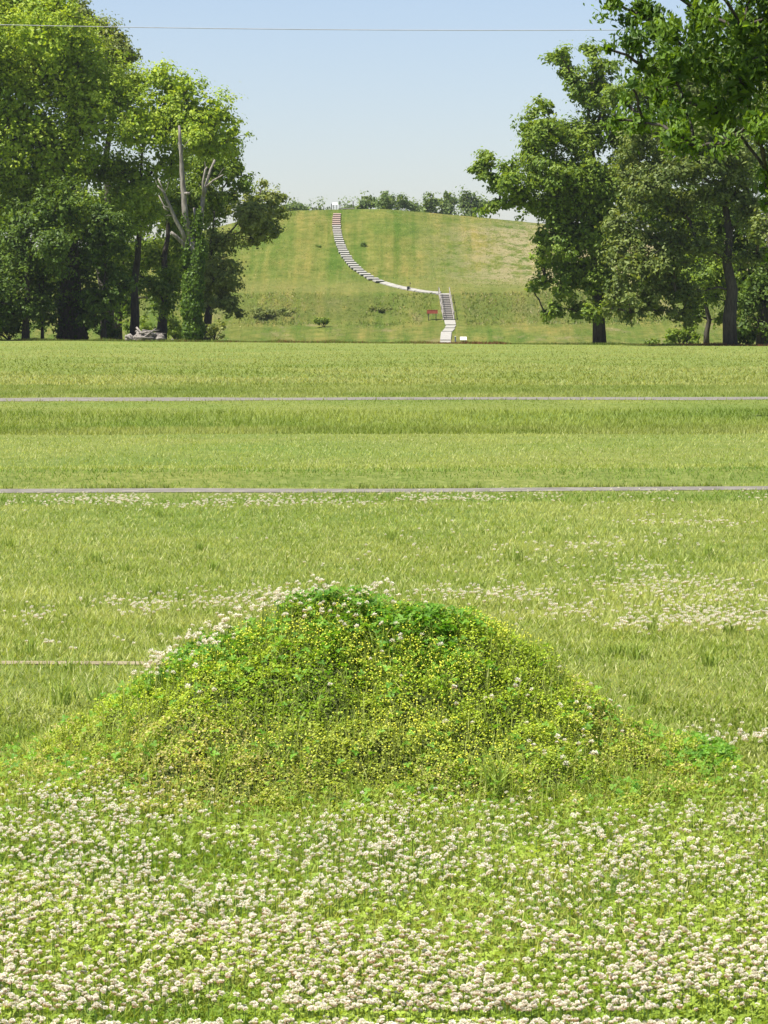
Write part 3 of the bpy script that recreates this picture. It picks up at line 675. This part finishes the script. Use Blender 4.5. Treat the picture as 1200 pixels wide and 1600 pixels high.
tree("broadleaf_tree", "tallest bright green tree at the left edge with a vine-covered trunk", 112, 531, 219, 1.0, (95, 60), [(10, -45, 80), (20, 40, 70), (85, 25, 55), (60, 110, 75), (118, 105, 60), (140, 185, 52), (30, 200, 85), (90, 250, 70), (20, 290, 65), (145, 262, 45), (-70, 60, 95), (-80, 200, 100), (60, 335, 52), (128, 335, 42), (-80, 330, 80), (100, 55, 48), (150, 135, 38), (-30, 130, 70)],
     .26, 1.9, FRESH, 1.2, vines=[(110, 500, 30, 1500), (115, 440, 32, 1800), (112, 390, 30, 1500), (135, 480, 18, 800), (95, 350, 26, 1000)])
tree("oak_tree", "dark oak crown rising between two bright trees at the upper left", 168, 529, 236, .55, (170, 70), [(150, 52, 30), (180, 72, 30), (200, 88, 17), (125, 28, 26), (172, 50, 14), (165, 105, 35), (185, 130, 30), (150, 160, 40)], .25, 2.3, OAK)
tree("broadleaf_tree", "bright green tree with a slim grey trunk behind the dead snag", 209, 530, 221, .34, (228, 190), [(212, 130, 27), (248, 122, 24), (288, 148, 32), (330, 188, 36), (355, 222, 24), (300, 200, 38), (250, 180, 42), (210, 200, 42), (185, 265, 34), (220, 285, 38), (232, 330, 32), (200, 350, 32), (352, 182, 14), (265, 250, 32), (190, 155, 26), (320, 232, 28), (368, 200, 10)], .25, 2.3, FRESH)
tree("broadleaf_tree", "mid green tree filling the middle of the left clump behind the brush pile", 252, 530, 229, .40, (266, 270), [(330, 262, 32), (360, 272, 26), (382, 290, 18), (300, 300, 34), (340, 325, 32), (270, 335, 34), (250, 395, 32), (290, 255, 30), (358, 240, 18), (240, 448, 24), (268, 438, 24), (228, 400, 28), (258, 478, 16), (290, 380, 26), (195, 420, 22), (185, 390, 25)], .25, 2.3, MID)
tree("oak_tree", "grey-green oak reaching a long branch to the right over the hillside", 322, 531, 225, .35, (335, 330), [(400, 320, 24), (424, 308, 18), (436, 333, 14), (415, 348, 24), (385, 340, 26), (430, 365, 13), (396, 374, 15), (412, 288, 9), (440, 310, 9), (345, 380, 26), (350, 420, 26), (346, 460, 22), (362, 478, 15), (330, 425, 24), (366, 446, 13), (322, 470, 18), (375, 490, 8)], .25, 2.3, OAK)
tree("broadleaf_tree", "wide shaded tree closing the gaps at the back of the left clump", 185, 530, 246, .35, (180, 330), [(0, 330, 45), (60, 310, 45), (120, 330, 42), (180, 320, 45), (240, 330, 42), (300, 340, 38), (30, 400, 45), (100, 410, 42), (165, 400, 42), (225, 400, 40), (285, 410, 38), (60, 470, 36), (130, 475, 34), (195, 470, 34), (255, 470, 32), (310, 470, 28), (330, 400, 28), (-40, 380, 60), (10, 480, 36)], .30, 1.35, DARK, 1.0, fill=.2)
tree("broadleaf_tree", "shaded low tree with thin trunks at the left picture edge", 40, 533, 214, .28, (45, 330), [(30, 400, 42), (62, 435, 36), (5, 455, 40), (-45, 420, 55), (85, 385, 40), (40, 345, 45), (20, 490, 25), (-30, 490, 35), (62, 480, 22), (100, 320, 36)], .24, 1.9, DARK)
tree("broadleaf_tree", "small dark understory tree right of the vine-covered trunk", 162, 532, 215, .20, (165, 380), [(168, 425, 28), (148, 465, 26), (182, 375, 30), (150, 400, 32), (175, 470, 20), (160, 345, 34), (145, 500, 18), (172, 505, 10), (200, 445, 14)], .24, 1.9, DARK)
tree("broadleaf_tree", "thin-stemmed sapling between the shaded low tree and the vine-covered trunk", 66, 533, 216, .13, (68, 400), [(70, 455, 20), (80, 415, 26), (60, 490, 15), (78, 500, 10)], .24, 1.9, MID)
tree("oak_tree", "large oak standing right of the walkway with a clear dark trunk", 937, 538, 196, .40, (925, 130), [(760, 250, 20), (742, 266, 12), (772, 285, 15), (878, 95, 19), (863, 88, 11), (885, 110, 12), (922, 78, 16), (942, 105, 24), (900, 135, 22), (925, 155, 26), (850, 168, 20), (830, 200, 22), (870, 205, 32), (828, 240, 24), (798, 268, 22), (860, 262, 34), (900, 220, 34), (930, 200, 33), (818, 310, 26), (860, 325, 34), (900, 310, 34), (930, 280, 33), (848, 372, 22), (890, 385, 32), (845, 408, 13), (850, 440, 18), (880, 445, 24), (832, 452, 10), (868, 485, 18), (905, 487, 18), (930, 440, 26), (905, 425, 26), (950, 350, 32), (960, 150, 26), (970, 220, 32), (780, 320, 16), (755, 330, 10), (930, 490, 16), (852, 492, 9), (935, 330, 32), (940, 390, 30), (920, 360, 30), (945, 430, 26), (955, 280, 30), (965, 470, 20), (880, 290, 30), (840, 280, 26), (880, 350, 30), (870, 410, 26), (800, 300, 20), (910, 260, 30)], .24, 2.5, MID, .8, clump=.48)
tree("oak_tree", "broad grey-green oak on the right with a thick straight trunk", 1141, 541, 190, .44, (1130, 190), [(985, 260, 28), (1000, 310, 34), (962, 350, 24), (990, 370, 32), (962, 400, 22), (1000, 420, 35), (970, 450, 24), (952, 482, 15), (1010, 468, 24), (1040, 440, 32), (1050, 380, 32), (1060, 320, 36), (1080, 260, 36), (1030, 270, 34), (1100, 220, 38), (1150, 250, 38), (1120, 305, 34), (1172, 330, 32), (1095, 385, 26), (1080, 460, 20), (1065, 492, 17), (1182, 400, 26), (1120, 180, 40), (1060, 200, 38), (1000, 220, 28), (1180, 180, 40), (985, 490, 14), (1040, 130, 40), (1100, 110, 45), (1030, 485, 10)], .24, 2.3, ((.08, .125, .022), (.22, .27, .065)))
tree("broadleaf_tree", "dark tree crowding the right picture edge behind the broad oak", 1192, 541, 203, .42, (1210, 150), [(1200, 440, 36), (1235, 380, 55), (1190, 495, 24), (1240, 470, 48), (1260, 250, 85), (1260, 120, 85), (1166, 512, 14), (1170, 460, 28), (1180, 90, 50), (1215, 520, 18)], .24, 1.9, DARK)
tree("broadleaf_tree", "slender-trunked shaded tree just left of the thick oak trunk", 1104, 541, 206, .20, (1105, 380), [(1092, 430, 28), (1110, 460, 22), (1122, 420, 28), (1090, 495, 14), (1128, 498, 15), (1100, 390, 30), (1068, 440, 24), (1075, 512, 9)], .24, 1.9, MID)
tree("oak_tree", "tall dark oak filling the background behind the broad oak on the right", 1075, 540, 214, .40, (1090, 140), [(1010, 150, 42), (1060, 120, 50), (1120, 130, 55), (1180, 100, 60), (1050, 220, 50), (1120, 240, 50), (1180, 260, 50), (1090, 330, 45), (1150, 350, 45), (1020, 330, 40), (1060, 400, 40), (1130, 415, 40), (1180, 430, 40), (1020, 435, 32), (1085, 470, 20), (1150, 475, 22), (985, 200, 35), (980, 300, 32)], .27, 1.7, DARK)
# trees showing above the summit, far behind the hill
FG = "far trees behind the summit of the hill"
for (bx, d, lab, bl) in ((575, 600, "far tree left in the tall tree group behind the summit", [(575, 312, 9), (568, 320, 9), (583, 318, 9), (560, 326, 7)]),
                         (604, 590, "tallest far tree in the group showing above the summit", [(602, 306, 8), (596, 316, 10), (610, 314, 11), (604, 324, 12)]),
                         (632, 600, "far tree at the right end of the tall group behind the summit", [(628, 312, 8), (635, 318, 9), (622, 322, 9), (645, 325, 7)]),
                         (672, 585, "open-crowned far tree showing above the right half of the summit", [(672, 305, 5), (668, 315, 7), (680, 316, 8), (665, 325, 8)]),
                         (700, 590, "round pale far tree above the right half of the summit", [(698, 306, 9), (706, 314, 10), (692, 318, 9), (702, 326, 12)]),
                         (732, 600, "far tree beside the oak puff above the hill's right shoulder", [(728, 306, 9), (740, 312, 10), (722, 320, 9), (735, 325, 12), (755, 320, 12)]),
                         (468, 610, "low far tree over the left shoulder of the hill", [(462, 322, 7), (472, 325, 7), (480, 328, 5), (450, 325, 9)]),
                         (545, 620, "small low far tree just right of the white panel on the summit", [(540, 328, 5), (550, 326, 6), (532, 330, 4)]),
                         (655, 625, "low far tree in the gap between the taller far trees", [(650, 326, 8), (660, 328, 7)]), (500, 640, "faint low far tree behind the summit fence", [(503, 330, 4), (493, 331, 4)])):
    bl = bl + [(bx, 345, 22), (bx + 8, 370, 22)]
    tree("broadleaf_tree", lab, bx, 500, d, .35, (bx, 325), bl, .5, 1.0, ((.085, .14, .035), (.19, .26, .07)), .8, FG, clump=.9, ground_z=-1.5, grow=1.3)

# ivy-clad dead snag
d = 207.; s = FPX / d; base = at(300, 533, d); base[2] = G(base[0], d)
snag = thing("dead_tree", "dead grey snag with bare broken limbs and ivy up its trunk", "tree", base)
g = Geo()
def L(pts, r0, r1, dd=0.):
    P = np.array([at(x, y, d + dd * i / max(1, len(pts) - 1)) for i, (x, y) in enumerate(pts)]); g.tube(P, np.linspace(r0, r1, len(P)) * .70, 9, (1, 1, 1), .40)
P0 = [(302, 536), (301, 480), (302, 430), (304, 400), (297, 370)]
L(P0, .50, .34); L([(297, 372), (290, 340), (287, 300), (284, 265), (283, 240), (281, 215), (280, 196)], .32, .10)
L([(304, 402), (312, 370), (315, 340), (317, 310), (322, 290), (329, 265), (336, 250)], .24, .10, 1.2); L([(318, 308), (317, 285), (321, 265), (324, 261)], .12, .09)
L([(322, 292), (333, 282), (349, 273)], .11, .06, -.6); L([(292, 385), (285, 362), (275, 345), (262, 315), (255, 300), (246, 290)], .22, .07, -.8)
L([(258, 305), (252, 290), (247, 279)], .07, .05); L([(266, 325), (256, 322), (248, 305)], .08, .04); L([(293, 392), (285, 380), (275, 370), (267, 363)], .20, .15, -.5)
L([(312, 372), (306, 345), (303, 325)], .16, .10, .5); L([(284, 240), (290, 225), (297, 217)], .04, .02); L([(287, 302), (296, 302)], .14, .12, -.3)
L([(264, 330), (257, 326), (255, 322)], .07, .05)
for tw in ([(283, 240), (279, 232), (278, 224)], [(286, 290), (291, 282), (292, 274)], [(326, 275), (321, 262), (320, 252)], [(340, 278), (347, 266), (351, 262)], [(256, 302), (262, 292), (263, 284)], [(249, 293), (244, 286), (243, 281)], [(329, 266), (333, 258), (333, 247)], [(271, 338), (263, 336), (258, 338)]): L(tw, .035, .012)
g.build("trunk", M_dead, snag, origin=base, smooth=True)
g = Geo()
for (x, y, rx, rz, nn) in ((302, 515, 17, 25, 1700), (300, 480, 17, 28, 1800), (302, 445, 17, 26, 1500), (308, 410, 12, 24, 800), (313, 385, 9, 20, 500), (292, 395, 8, 20, 350), (289, 350, 6, 22, 260), (311, 345, 6, 22, 260), (298, 370, 8, 18, 260), (312, 395, 12, 14, 500)):
    c = at(x, y, d); k = nn; dd = unit(rng.normal(0, 1, (k, 3)))
    Pn = c + dd * np.array([rx, rx, rz]) / s * (.65 + .45 * rng.random((k, 1)))
    g.diamonds(Pn, unit(rng.normal(0, .7, (k, 3)) + np.array([0, 0, -1.])), unit(dd + rng.normal(0, .4, (k, 3)) + np.array([0, 0, .3])), .15 + .12 * rng.random(k), .16, gcol(k, (.06, .12, .012), (.15, .24, .03), .25))
g.build("ivy", M_leaf, snag, origin=base)

# shrubs
def shrub(name, label, px, py, r, d=None, onhill=True, cols=MID, squash=1.0, n_b=5, leaf=.16, group=None):
    p = hit(px, py) if onhill else None
    if p is None:
        p = at(px, py, d); p[2] = G(p[0], d)
    s = FPX / p[1]; R = r / s; root = thing(name, label, "shrub", p, group); gs = Geo(); gl = Geo(); B = []
    for k in range(n_b):
        c = p + np.array([rng.normal(0, .55 * R), rng.normal(0, .4 * R), R * squash * (.35 + .75 * rng.random())]); B.append((c, R * (.35 + .2 * rng.random())))
        limb(gs, p + np.array([0, 0, -.08]), c, .04, .015, .05, 4, 5)
    crown(gl, B, leaf, 2.0, cols, .3)
    gs.build("stems", M_bark, root, origin=p, smooth=True); gl.build("foliage", M_leaf, root, origin=p)
shrub("shrub", "leafy dark shrub alone low on the slope left of the red sign", 507, 511, 13, cols=MID, n_b=6)
shrub("shrub", "pale shrub at the foot of the ivy-clad snag", 336, 532, 18, 209., False, OAK, 1.3, 7)
shrub("shrub", "rough weedy thicket on the bank below the terrace, left of centre", 418, 494, 18, cols=OAK, squash=.3, n_b=10)
shrub("shrub", "dim weedy thicket beside the oak branch on the lower bank", 447, 490, 13, cols=OAK, squash=.3, n_b=8)
shrub("shrub", "low grey brush on the bank above the red sign's left", 600, 486, 10, cols=OAK, squash=.35, n_b=7)
shrub("shrub", "low grey brush farther left on the bank under the terrace path", 580, 484, 9, cols=OAK, squash=.3, n_b=7)
shrub("shrub", "small dark tuft midway up the hill right of the upper steps", 566, 384, 6, cols=DARK, squash=.4, n_b=4)
shrub("shrub", "small dark tuft on the hill left of the upper steps", 497, 386, 5, cols=DARK, squash=.35, n_b=4)
shrub("shrub", "leafy bush at the foot of the slender shaded tree on the right", 1062, 540, 22, 212., False, MID, .9, 7)
shrub("shrub", "weedy bush under the lower branches of the broad oak", 1020, 538, 11, 212., False, MID, .8, 6)
shrub("shrub", "undergrowth bush between the two leaning trunks behind the brush pile", 232, 531, 26, 232., False, MID, 1.2, 8)
shrub("shrub", "undergrowth bush behind the brush pile beside the ivy-clad snag", 276, 531, 27, 234., False, MID, 1.3, 8)
shrub("shrub", "dense undergrowth bush at the left picture edge", 15, 532, 30, 222., False, DARK, 1.0, 8)
shrub("shrub", "undergrowth bush right of the vine-covered trunk", 178, 531, 20, 222., False, DARK, 1.0, 7)
shrub("shrub", "undergrowth bush between the thick oak trunk and right picture edge", 1168, 541, 24, 206., False, DARK, 1.0, 8)

# brush pile of cut logs and branches
pb = at(231, 534, 209.); pb[2] = G(pb[0], 209.)
pile = thing("brush_pile", "heap of grey cut branches and stumps under the left trees", "brush pile", pb)
for k in range(34):
    g = Geo(); u = rng.normal(0, .62); a = rng.normal(0, .9); ln = .5 + 1.0 * rng.random(); hgt = max(.05, .75 * (1 - abs(u) / 1.6) * rng.random())
    c = pb + np.array([u, rng.normal(0, .45), hgt]); dv = np.array([math.cos(a), math.sin(a) * .6, rng.normal(0, .28)]) * ln * .5
    g.tube([c - dv, c + rng.normal(0, .04, 3), c + dv], [.07 + .06 * rng.random(), .07, .03], 6, (1, 1, 1), .2)
    g.build("branch", M_dead, pile, origin=pb, smooth=True)
for k in range(6):
    g = Geo(); c = pb + np.array([-1.1 + .42 * k + rng.normal(0, .1), rng.normal(-.2, .2), .16]); r = .22 + .14 * rng.random()
    g.tube([c + np.array([-.05, -.28, -.05]), c + np.array([0, 0, .03]), c + np.array([.05, .3, 0])], [r * .9, r, r * .85], 9, (1, 1, 1), .3)
    g.build("log", M_dead, pile, origin=pb, smooth=True)

# near tree whose branches hang into the top right corner
d = 55.; s = FPX / d; base = at(1395, 645, d); base[2] = G(base[0], d)
NT = thing("broadleaf_tree", "near tree with long drooping leaves hanging into the top right corner", "tree", base)
bl = [(958, 8, 20), (1000, 25, 30), (985, 62, 24), (1040, 50, 36), (1100, 30, 46), (1160, 50, 46), (1050, 100, 36), (1008, 108, 18), (1100, 110, 42), (1160, 130, 42), (1030, 155, 22), (1070, 170, 32), (1120, 180, 32), (975, 160, 13), (958, 190, 13), (1005, 192, 20), (1055, 212, 24), (1088, 232, 15), (1178, 190, 28), (1140, 225, 20), (950, 75, 10), (985, 130, 12),
      (1000, -40, 50), (1090, -60, 60), (1180, -50, 70), (1230, 60, 70), (1240, 170, 50), (1300, 100, 100), (1350, -50, 140), (1250, -140, 110), (1400, 150, 110), (1285, 250, 60), (1196, 292, 11), (1192, 318, 8), (1204, 400, 9), (1228, 330, 30), (1460, 20, 130), (1420, -160, 120), (1520, 130, 110), (1235, 430, 22), (1480, 250, 80), (1198, 268, 9)]
B = [(at(x, y, d + rng.normal(0, .8) * min(1.6, r / 25.)), r * 1.15 / s) for x, y, r in bl]
gt = Geo(); tp = at(1385, -180, d); t = np.linspace(0, 1, 8)[:, None]; P = base * (1 - t) + tp * t; P[0, 2] -= .2; P[1:-1, :2] += rng.normal(0, .08, (6, 2))
gt.tube(P, .26 - .2 * t[:, 0], 10, (1, 1, 1), .15)
branches(gt, P, B, .030)
gc = Geo(); crown(gc, B, .125, 2.5, ((.05, .11, .008), (.17, .28, .024)), .30, 1.0, .9, .40, twig=gt, core=1.0)
gt.build("trunk", M_bark, NT, origin=base, smooth=True)
V = np.concatenate(gc.v).reshape(-1, 4, 3); cols_ = np.concatenate(gc.c).reshape(-1, 4, 3)
cen = V.mean(1); qx, qy = project(cen); inv = (qx > 930) & (qx < 1200) & (qy > 0) & (qy < 470)
pick = np.where(inv)[0]; pick = pick[np.argsort(cen[pick, 1])][:300]        # the nearest leaves in view: leaves of their own
keep = np.ones(len(V), bool); keep[pick] = False; K = keep.sum()
cr = link("crown", mesh_np("crown", V[keep].reshape(-1, 3) - base, [np.arange(K * 4).reshape(K, 4)], cols_[keep].reshape(-1, 3)), M_leaf, NT); cr["kind"] = "stuff"
for i in pick:
    ln = V[i] - cen[i]
    lf = link("leaf", mesh_np("leaf", ln, [np.arange(4).reshape(1, 4)], cols_[i]), M_leaf, NT); lf.location = Vector(cen[i] - base)

# overhead wire and the poles that carry it, just outside the picture
for sx in (-1, 1):
    p = (sx * 34., 66. + sx * 2.0, float(G(sx * 34., 66.)))
    t_ = thing("utility_pole", "wooden utility pole beyond the %s picture edge" % ("left" if sx < 0 else "right"), "pole", p)
    g = Geo(); g.tube([(0, 0, -.5), (0, 0, 4), (0, 0, 8.6)], [.15, .13, .10], 10); g.build("pole", M_pole, t_, smooth=True)
    g = Geo(); g.tube([(0, 0, 8.55), (0, 0, 8.65), (0, 0, 8.75)], [.03, .06, .03], 8); g.build("insulator", M_white, t_, smooth=True)
zl = at(0, 43, 66)[2]
xx = np.linspace(-34, 34, 41); zz = 8.7 + (zl - .05 - 8.7) * (1 - (xx / 34) ** 2); yy = 66 + xx / 17.
g = Geo(); g.tube(np.stack([xx, yy, zz], 1), .0085, 6, cap=False)
tag(g.build("overhead_wire", M_wire, smooth=True), "single thin wire strung across the sky from edge to edge", "wire")

# ------------------------------------------------------------------ walkway and stairs up the hill
def frame(dirv, slope):                           # axes: across, along, up for a slab
    a = np.array([dirv[0], dirv[1], 0.]); a = a / np.linalg.norm(a); al = np.array([a[0], a[1], slope]); al = al / np.linalg.norm(al)
    ac = np.array([a[1], -a[0], 0.]); return np.array([ac, al, np.cross(ac, al)])
# upper steps
pl = [(597, 442), (585, 438), (575, 432.5), (563, 425), (553, 416.5), (545, 408), (538, 397), (533, 386), (529, 374), (526.5, 362), (525.5, 350), (526, 340), (527, 334.5)]
PP = np.array([hit(x, y) for x, y in pl]); order_ = np.argsort(PP[:, 2]); PP = PP[order_]
st = thing("hill_steps", "long flight of pale steps curving up the hill to the summit", "steps", PP[0])
nst = 32; zs = np.linspace(PP[0, 2], PP[-1, 2], nst + 1)
ctr = np.stack([np.interp(zs, PP[:, 2], PP[:, 0]), np.interp(zs, PP[:, 2], PP[:, 1]), zs], 1)
for i in range(nst):
    a, b = ctr[i], ctr[i + 1]; dv = b - a; ln = np.linalg.norm(dv[:2]); sl = dv[2] / max(ln, .05)
    g = Geo(); ax = frame((dv[0] * .45, dv[1]), sl * .58); m = (a + b) / 2; m[2] += .08
    wdt = .47 + .13 * (1 - i / nst); g.box(m, (wdt + .03 * rng.normal(), ln * .42, .09), ax, bev=.015)
    g.build("step", M_conc if i < 22 else (M_wood if i < 26 else M_woodred), st, origin=PP[0])
# terrace path slabs
pl = [(688, 459), (676, 458.2), (664, 457), (652, 455.2), (640, 453), (628, 450.6), (617, 448), (607, 445.2), (598, 442.5)]
PT = np.array([hit(x, y) for x, y in pl])
tp_ = thing("terrace_walk", "thin pale slab path crossing the terrace between the two flights", "path", PT[0])
for i in range(len(PT) - 1):
    a, b = PT[i], PT[i + 1]; m = (a + b) / 2; dv = b - a; ln = np.linalg.norm(dv); al = dv / ln
    # slab lies on the slope: across direction follows the hill
    ac = np.array([-al[1], al[0], 0.]); 
    if ac[1] < 0: ac = -ac
    e = .5; hz = (H(m[0] + ac[0] * e, m[1] + ac[1] * e) - H(m[0] - ac[0] * e, m[1] - ac[1] * e)); ac = np.array([ac[0], ac[1], float(hz) + .06]); ac /= np.linalg.norm(ac)
    n_ = np.cross(ac, al); n_ = n_ if n_[2] > 0 else -n_
    g = Geo(); g.box(m + n_ * .05, (ln * .48, .42, .09), np.array([al, ac, n_]), bev=.015); g.build("slab", M_conc, tp_, origin=PT[0])
# ramp slabs at the foot
rp = thing("entrance_walk", "pale concrete slabs zigzagging up to the wooden staircase", "path", hit(696, 536))
for (x0, y0, x1, y1, w) in ((696, 537, 696, 533.6, 1.02), (696, 532, 697.5, 519.5, 1.02), (699, 518.5, 703, 514.2, 1.0), (702.5, 513, 705, 509.5, .95), (704, 508, 702.5, 501.2, 1.05)):
    a, b = hit(x0, y0), hit(x1, y1); m = (a + b) / 2; dv = b - a; al = dv / np.linalg.norm(dv); hy_ = np.array([1., 0, 0]); n_ = np.cross(hy_, al); n_ /= np.linalg.norm(n_)
    g = Geo(); V = []
    for sg, q in ((-1, a), (1, a), (1, b), (-1, b)):
        for zz_ in (-.12, .09): V.append(q + np.array([sg * w * .55, 0, 0]) + np.array([0, 0, zz_]))
    V = np.array(V); f = np.array([[0, 2, 4, 6][::-1], [1, 3, 5, 7], [0, 2, 3, 1], [2, 4, 5, 3], [4, 6, 7, 5], [6, 0, 1, 7]])
    g.add(V, [f]); g.build("slab", M_conc, rp, origin=np.array(rp.location))
# wooden staircase with handrails
b0 = hit(701, 500.5); b1 = hit(694, 461.0)
ws = thing("wooden_staircase", "grey wooden staircase with handrails climbing the bank to the terrace", "stairs", b0)
nst = 14
for i in range(nst):
    t = (i + .5) / nst; c = b0 + (b1 - b0) * t; hh = (b1[2] - b0[2]) / nst
    g = Geo(); g.box(c + np.array([0, 0, .10]), (.50, .17, .028), frame((0, 1), .10), bev=.006); g.build("tread", M_wood, ws, origin=b0)
    g = Geo(); g.box(c + np.array([0, -.13, .10 - hh * .42]), (.48, .012, hh * .33)); g.build("riser", M_wood, ws, origin=b0)
for sx in (-1, 1):
    off = np.array([sx * .56, 0, 0]); dv = b1 - b0; al = dv / np.linalg.norm(dv); ax = np.array([np.array([1., 0, 0]), al, np.cross([1., 0, 0], al)])
    g = Geo(); g.box((b0 + b1) / 2 + off + np.array([0, 0, .06]), (.035, np.linalg.norm(dv) * .5 + .1, .14), ax, bev=.008); g.build("stringer", M_wood, ws, origin=b0)
    g = Geo(); P = [b0 + off + np.array([0, -.1, .80]), (b0 + b1) / 2 + off + np.array([0, 0, .84]), b1 + off + np.array([0, .1, .82])]; g.tube(P, .035, 6); g.build("handrail", M_wood, ws, origin=b0)
    for t in (0.02, .34, .67, .99):
        c = b0 + dv * t + off * 1.07; g = Geo(); g.box(c + np.array([0, 0, .36]), (.04, .04, .56), bev=.008); g.build("post", M_wood, ws, origin=b0)
g = Geo(); c = b1 + np.array([-.15, .55, .10]); g.box(c, (.75, .42, .05), frame((0, 1), .12), bev=.01); g.build("landing", M_conc, ws, origin=b0)

# red sign, white panel, blue post, bin
p = hit(675.5, 501); s = FPX / p[1]
sg = thing("red_sign", "small red board on two posts left of the wooden staircase", "sign", p)
for sx in (-1, 1):
    g = Geo(); g.box(p + np.array([sx * .40, 0, .46]), (.04, .035, .60), bev=.006); g.build("post", M_dark, sg, origin=p)
g = Geo(); g.box(p + np.array([0, -.045, .92]), (.58, .02, .18), frame((0.0, 1), 0), bev=.006); g.build("board", M_red, sg, origin=p)
g = Geo(); g.box(p + np.array([0, -.02, 1.12]), (.62, .06, .022), bev=.006); g.build("cap_rail", M_red, sg, origin=p)
p = hit(724, 533.5)
wp = thing("information_panel", "low white slanted panel beside the foot of the concrete walk", "sign", p)
g = Geo(); ax = frame((0, 1), .9); g.box(p + np.array([0, 0, .30]), (.34, .24, .02), ax, bev=.005); g.build("panel", M_white, wp, origin=p)
for sx in (-1, 1):
    g = Geo(); g.box(p + np.array([sx * .22, .05, .1]), (.025, .025, .18), bev=.004); g.build("leg", M_dark, wp, origin=p)
p = hit(711.5, 534)
bp_ = thing("marker_post", "short dark blue post between the white panel and the walk", "post", p)
g = Geo(); g.box(p + np.array([0, 0, .22]), (.06, .06, .30), bev=.02); g.build("shaft", M_blue, bp_, origin=p)
g = Geo(); g.box(p + np.array([0, 0, .55]), (.075, .075, .03), bev=.015); g.build("cap", M_white, bp_, origin=p)
p = hit(638, 454)
bn = thing("litter_bin", "small dark bin beside a thin post on the terrace path", "bin", p)
g = Geo(); g.tube([p + np.array([0, 0, -.05]), p + np.array([0, 0, .2]), p + np.array([0, 0, .42])], [.13, .16, .17], 10); g.build("drum", M_dark, bn, origin=p)
g = Geo(); g.tube([p + np.array([0, 0, .42]), p + np.array([0, 0, .47])], [.18, .12], 10); g.build("lid", M_dark, bn, origin=p)
p = hit(641, 453.5)
tpst = thing("signpost", "thin bare post standing right beside the dark bin", "post", p)
g = Geo(); g.tube([p + np.array([0, 0, -.1]), p + np.array([0, 0, .85])], [.025, .02], 6); g.build("shaft", M_dark, tpst, origin=p)
g = Geo(); g.box(p + np.array([0, -.03, .78]), (.05, .01, .07)); g.build("plate", M_dark, tpst, origin=p)

# summit: deck with rail, white panel, fence posts
def top(px, d): 
    q = at(px, 333, d); q[2] = H(q[0], d); return q
p = top(544, 389.0)
dk = thing("summit_landing", "pale wooden landing with a rail post at the head of the steps", "deck", p)
g = Geo(); g.box(p + np.array([-.2, 0, .12]), (.95, .6, .05), bev=.01); g.build("deck", M_conc, dk, origin=p)
for q in (-1.0, .6):
    g = Geo(); g.box(p + np.array([q, .5, .45]), (.05, .05, .60), bev=.01); g.build("post", M_dark, dk, origin=p)
p = top(523.5, 389.6)
wp = thing("information_panel", "white panel standing on the summit at the head of the steps", "sign", p)
g = Geo(); g.box(p + np.array([0, 0, .72]), (.32, .2, .02), frame((0, 1), .8), bev=.005); g.build("panel", M_white, wp, origin=p)
for sx in (-1, 1):
    g = Geo(); g.box(p + np.array([sx * .2, .05, .3]), (.03, .03, .40)); g.build("leg", M_dark, wp, origin=p)
p = top(503, 390.0)
fn = thing("post_fence", "low fence of thin dark posts on the summit left of the steps", "fence", p)
for px_, hh in ((488, .42), (494, .55), (500, .38), (506, .5), (512, .42), (518, .75)):
    q = top(px_, 390.0); g = Geo(); g.box(q + np.array([0, 0, hh / 2 - .05]), (.045, .045, hh / 2 + .05), bev=.01); g.build("post", M_dark, fn, origin=p)
a, b = top(486, 390.0), top(519, 390.0)
g = Geo(); g.tube([a + np.array([0, .06, .25]), b + np.array([0, .06, .25])], .012, 5); g.build("wire", M_wood, fn, origin=p)

# ------------------------------------------------------------------ air
hv = Geo(); hv.box((0, 4400, 17), (6100, 4700, 21))
hz_m, hz_n, hz_o = new_mat("haze"); pv = hz_n.nodes.new("ShaderNodeVolumePrincipled")
pv.inputs["Color"].default_value = (.93, .96, 1.0, 1); pv.inputs["Density"].default_value = .00008; pv.inputs["Anisotropy"].default_value = .3
hz_n.links.new(pv.outputs[0], hz_o.inputs["Volume"])
tag(hv.build("haze", hz_m), "thin pale summer haze over the far hill and trees", "haze", kind="stuff")
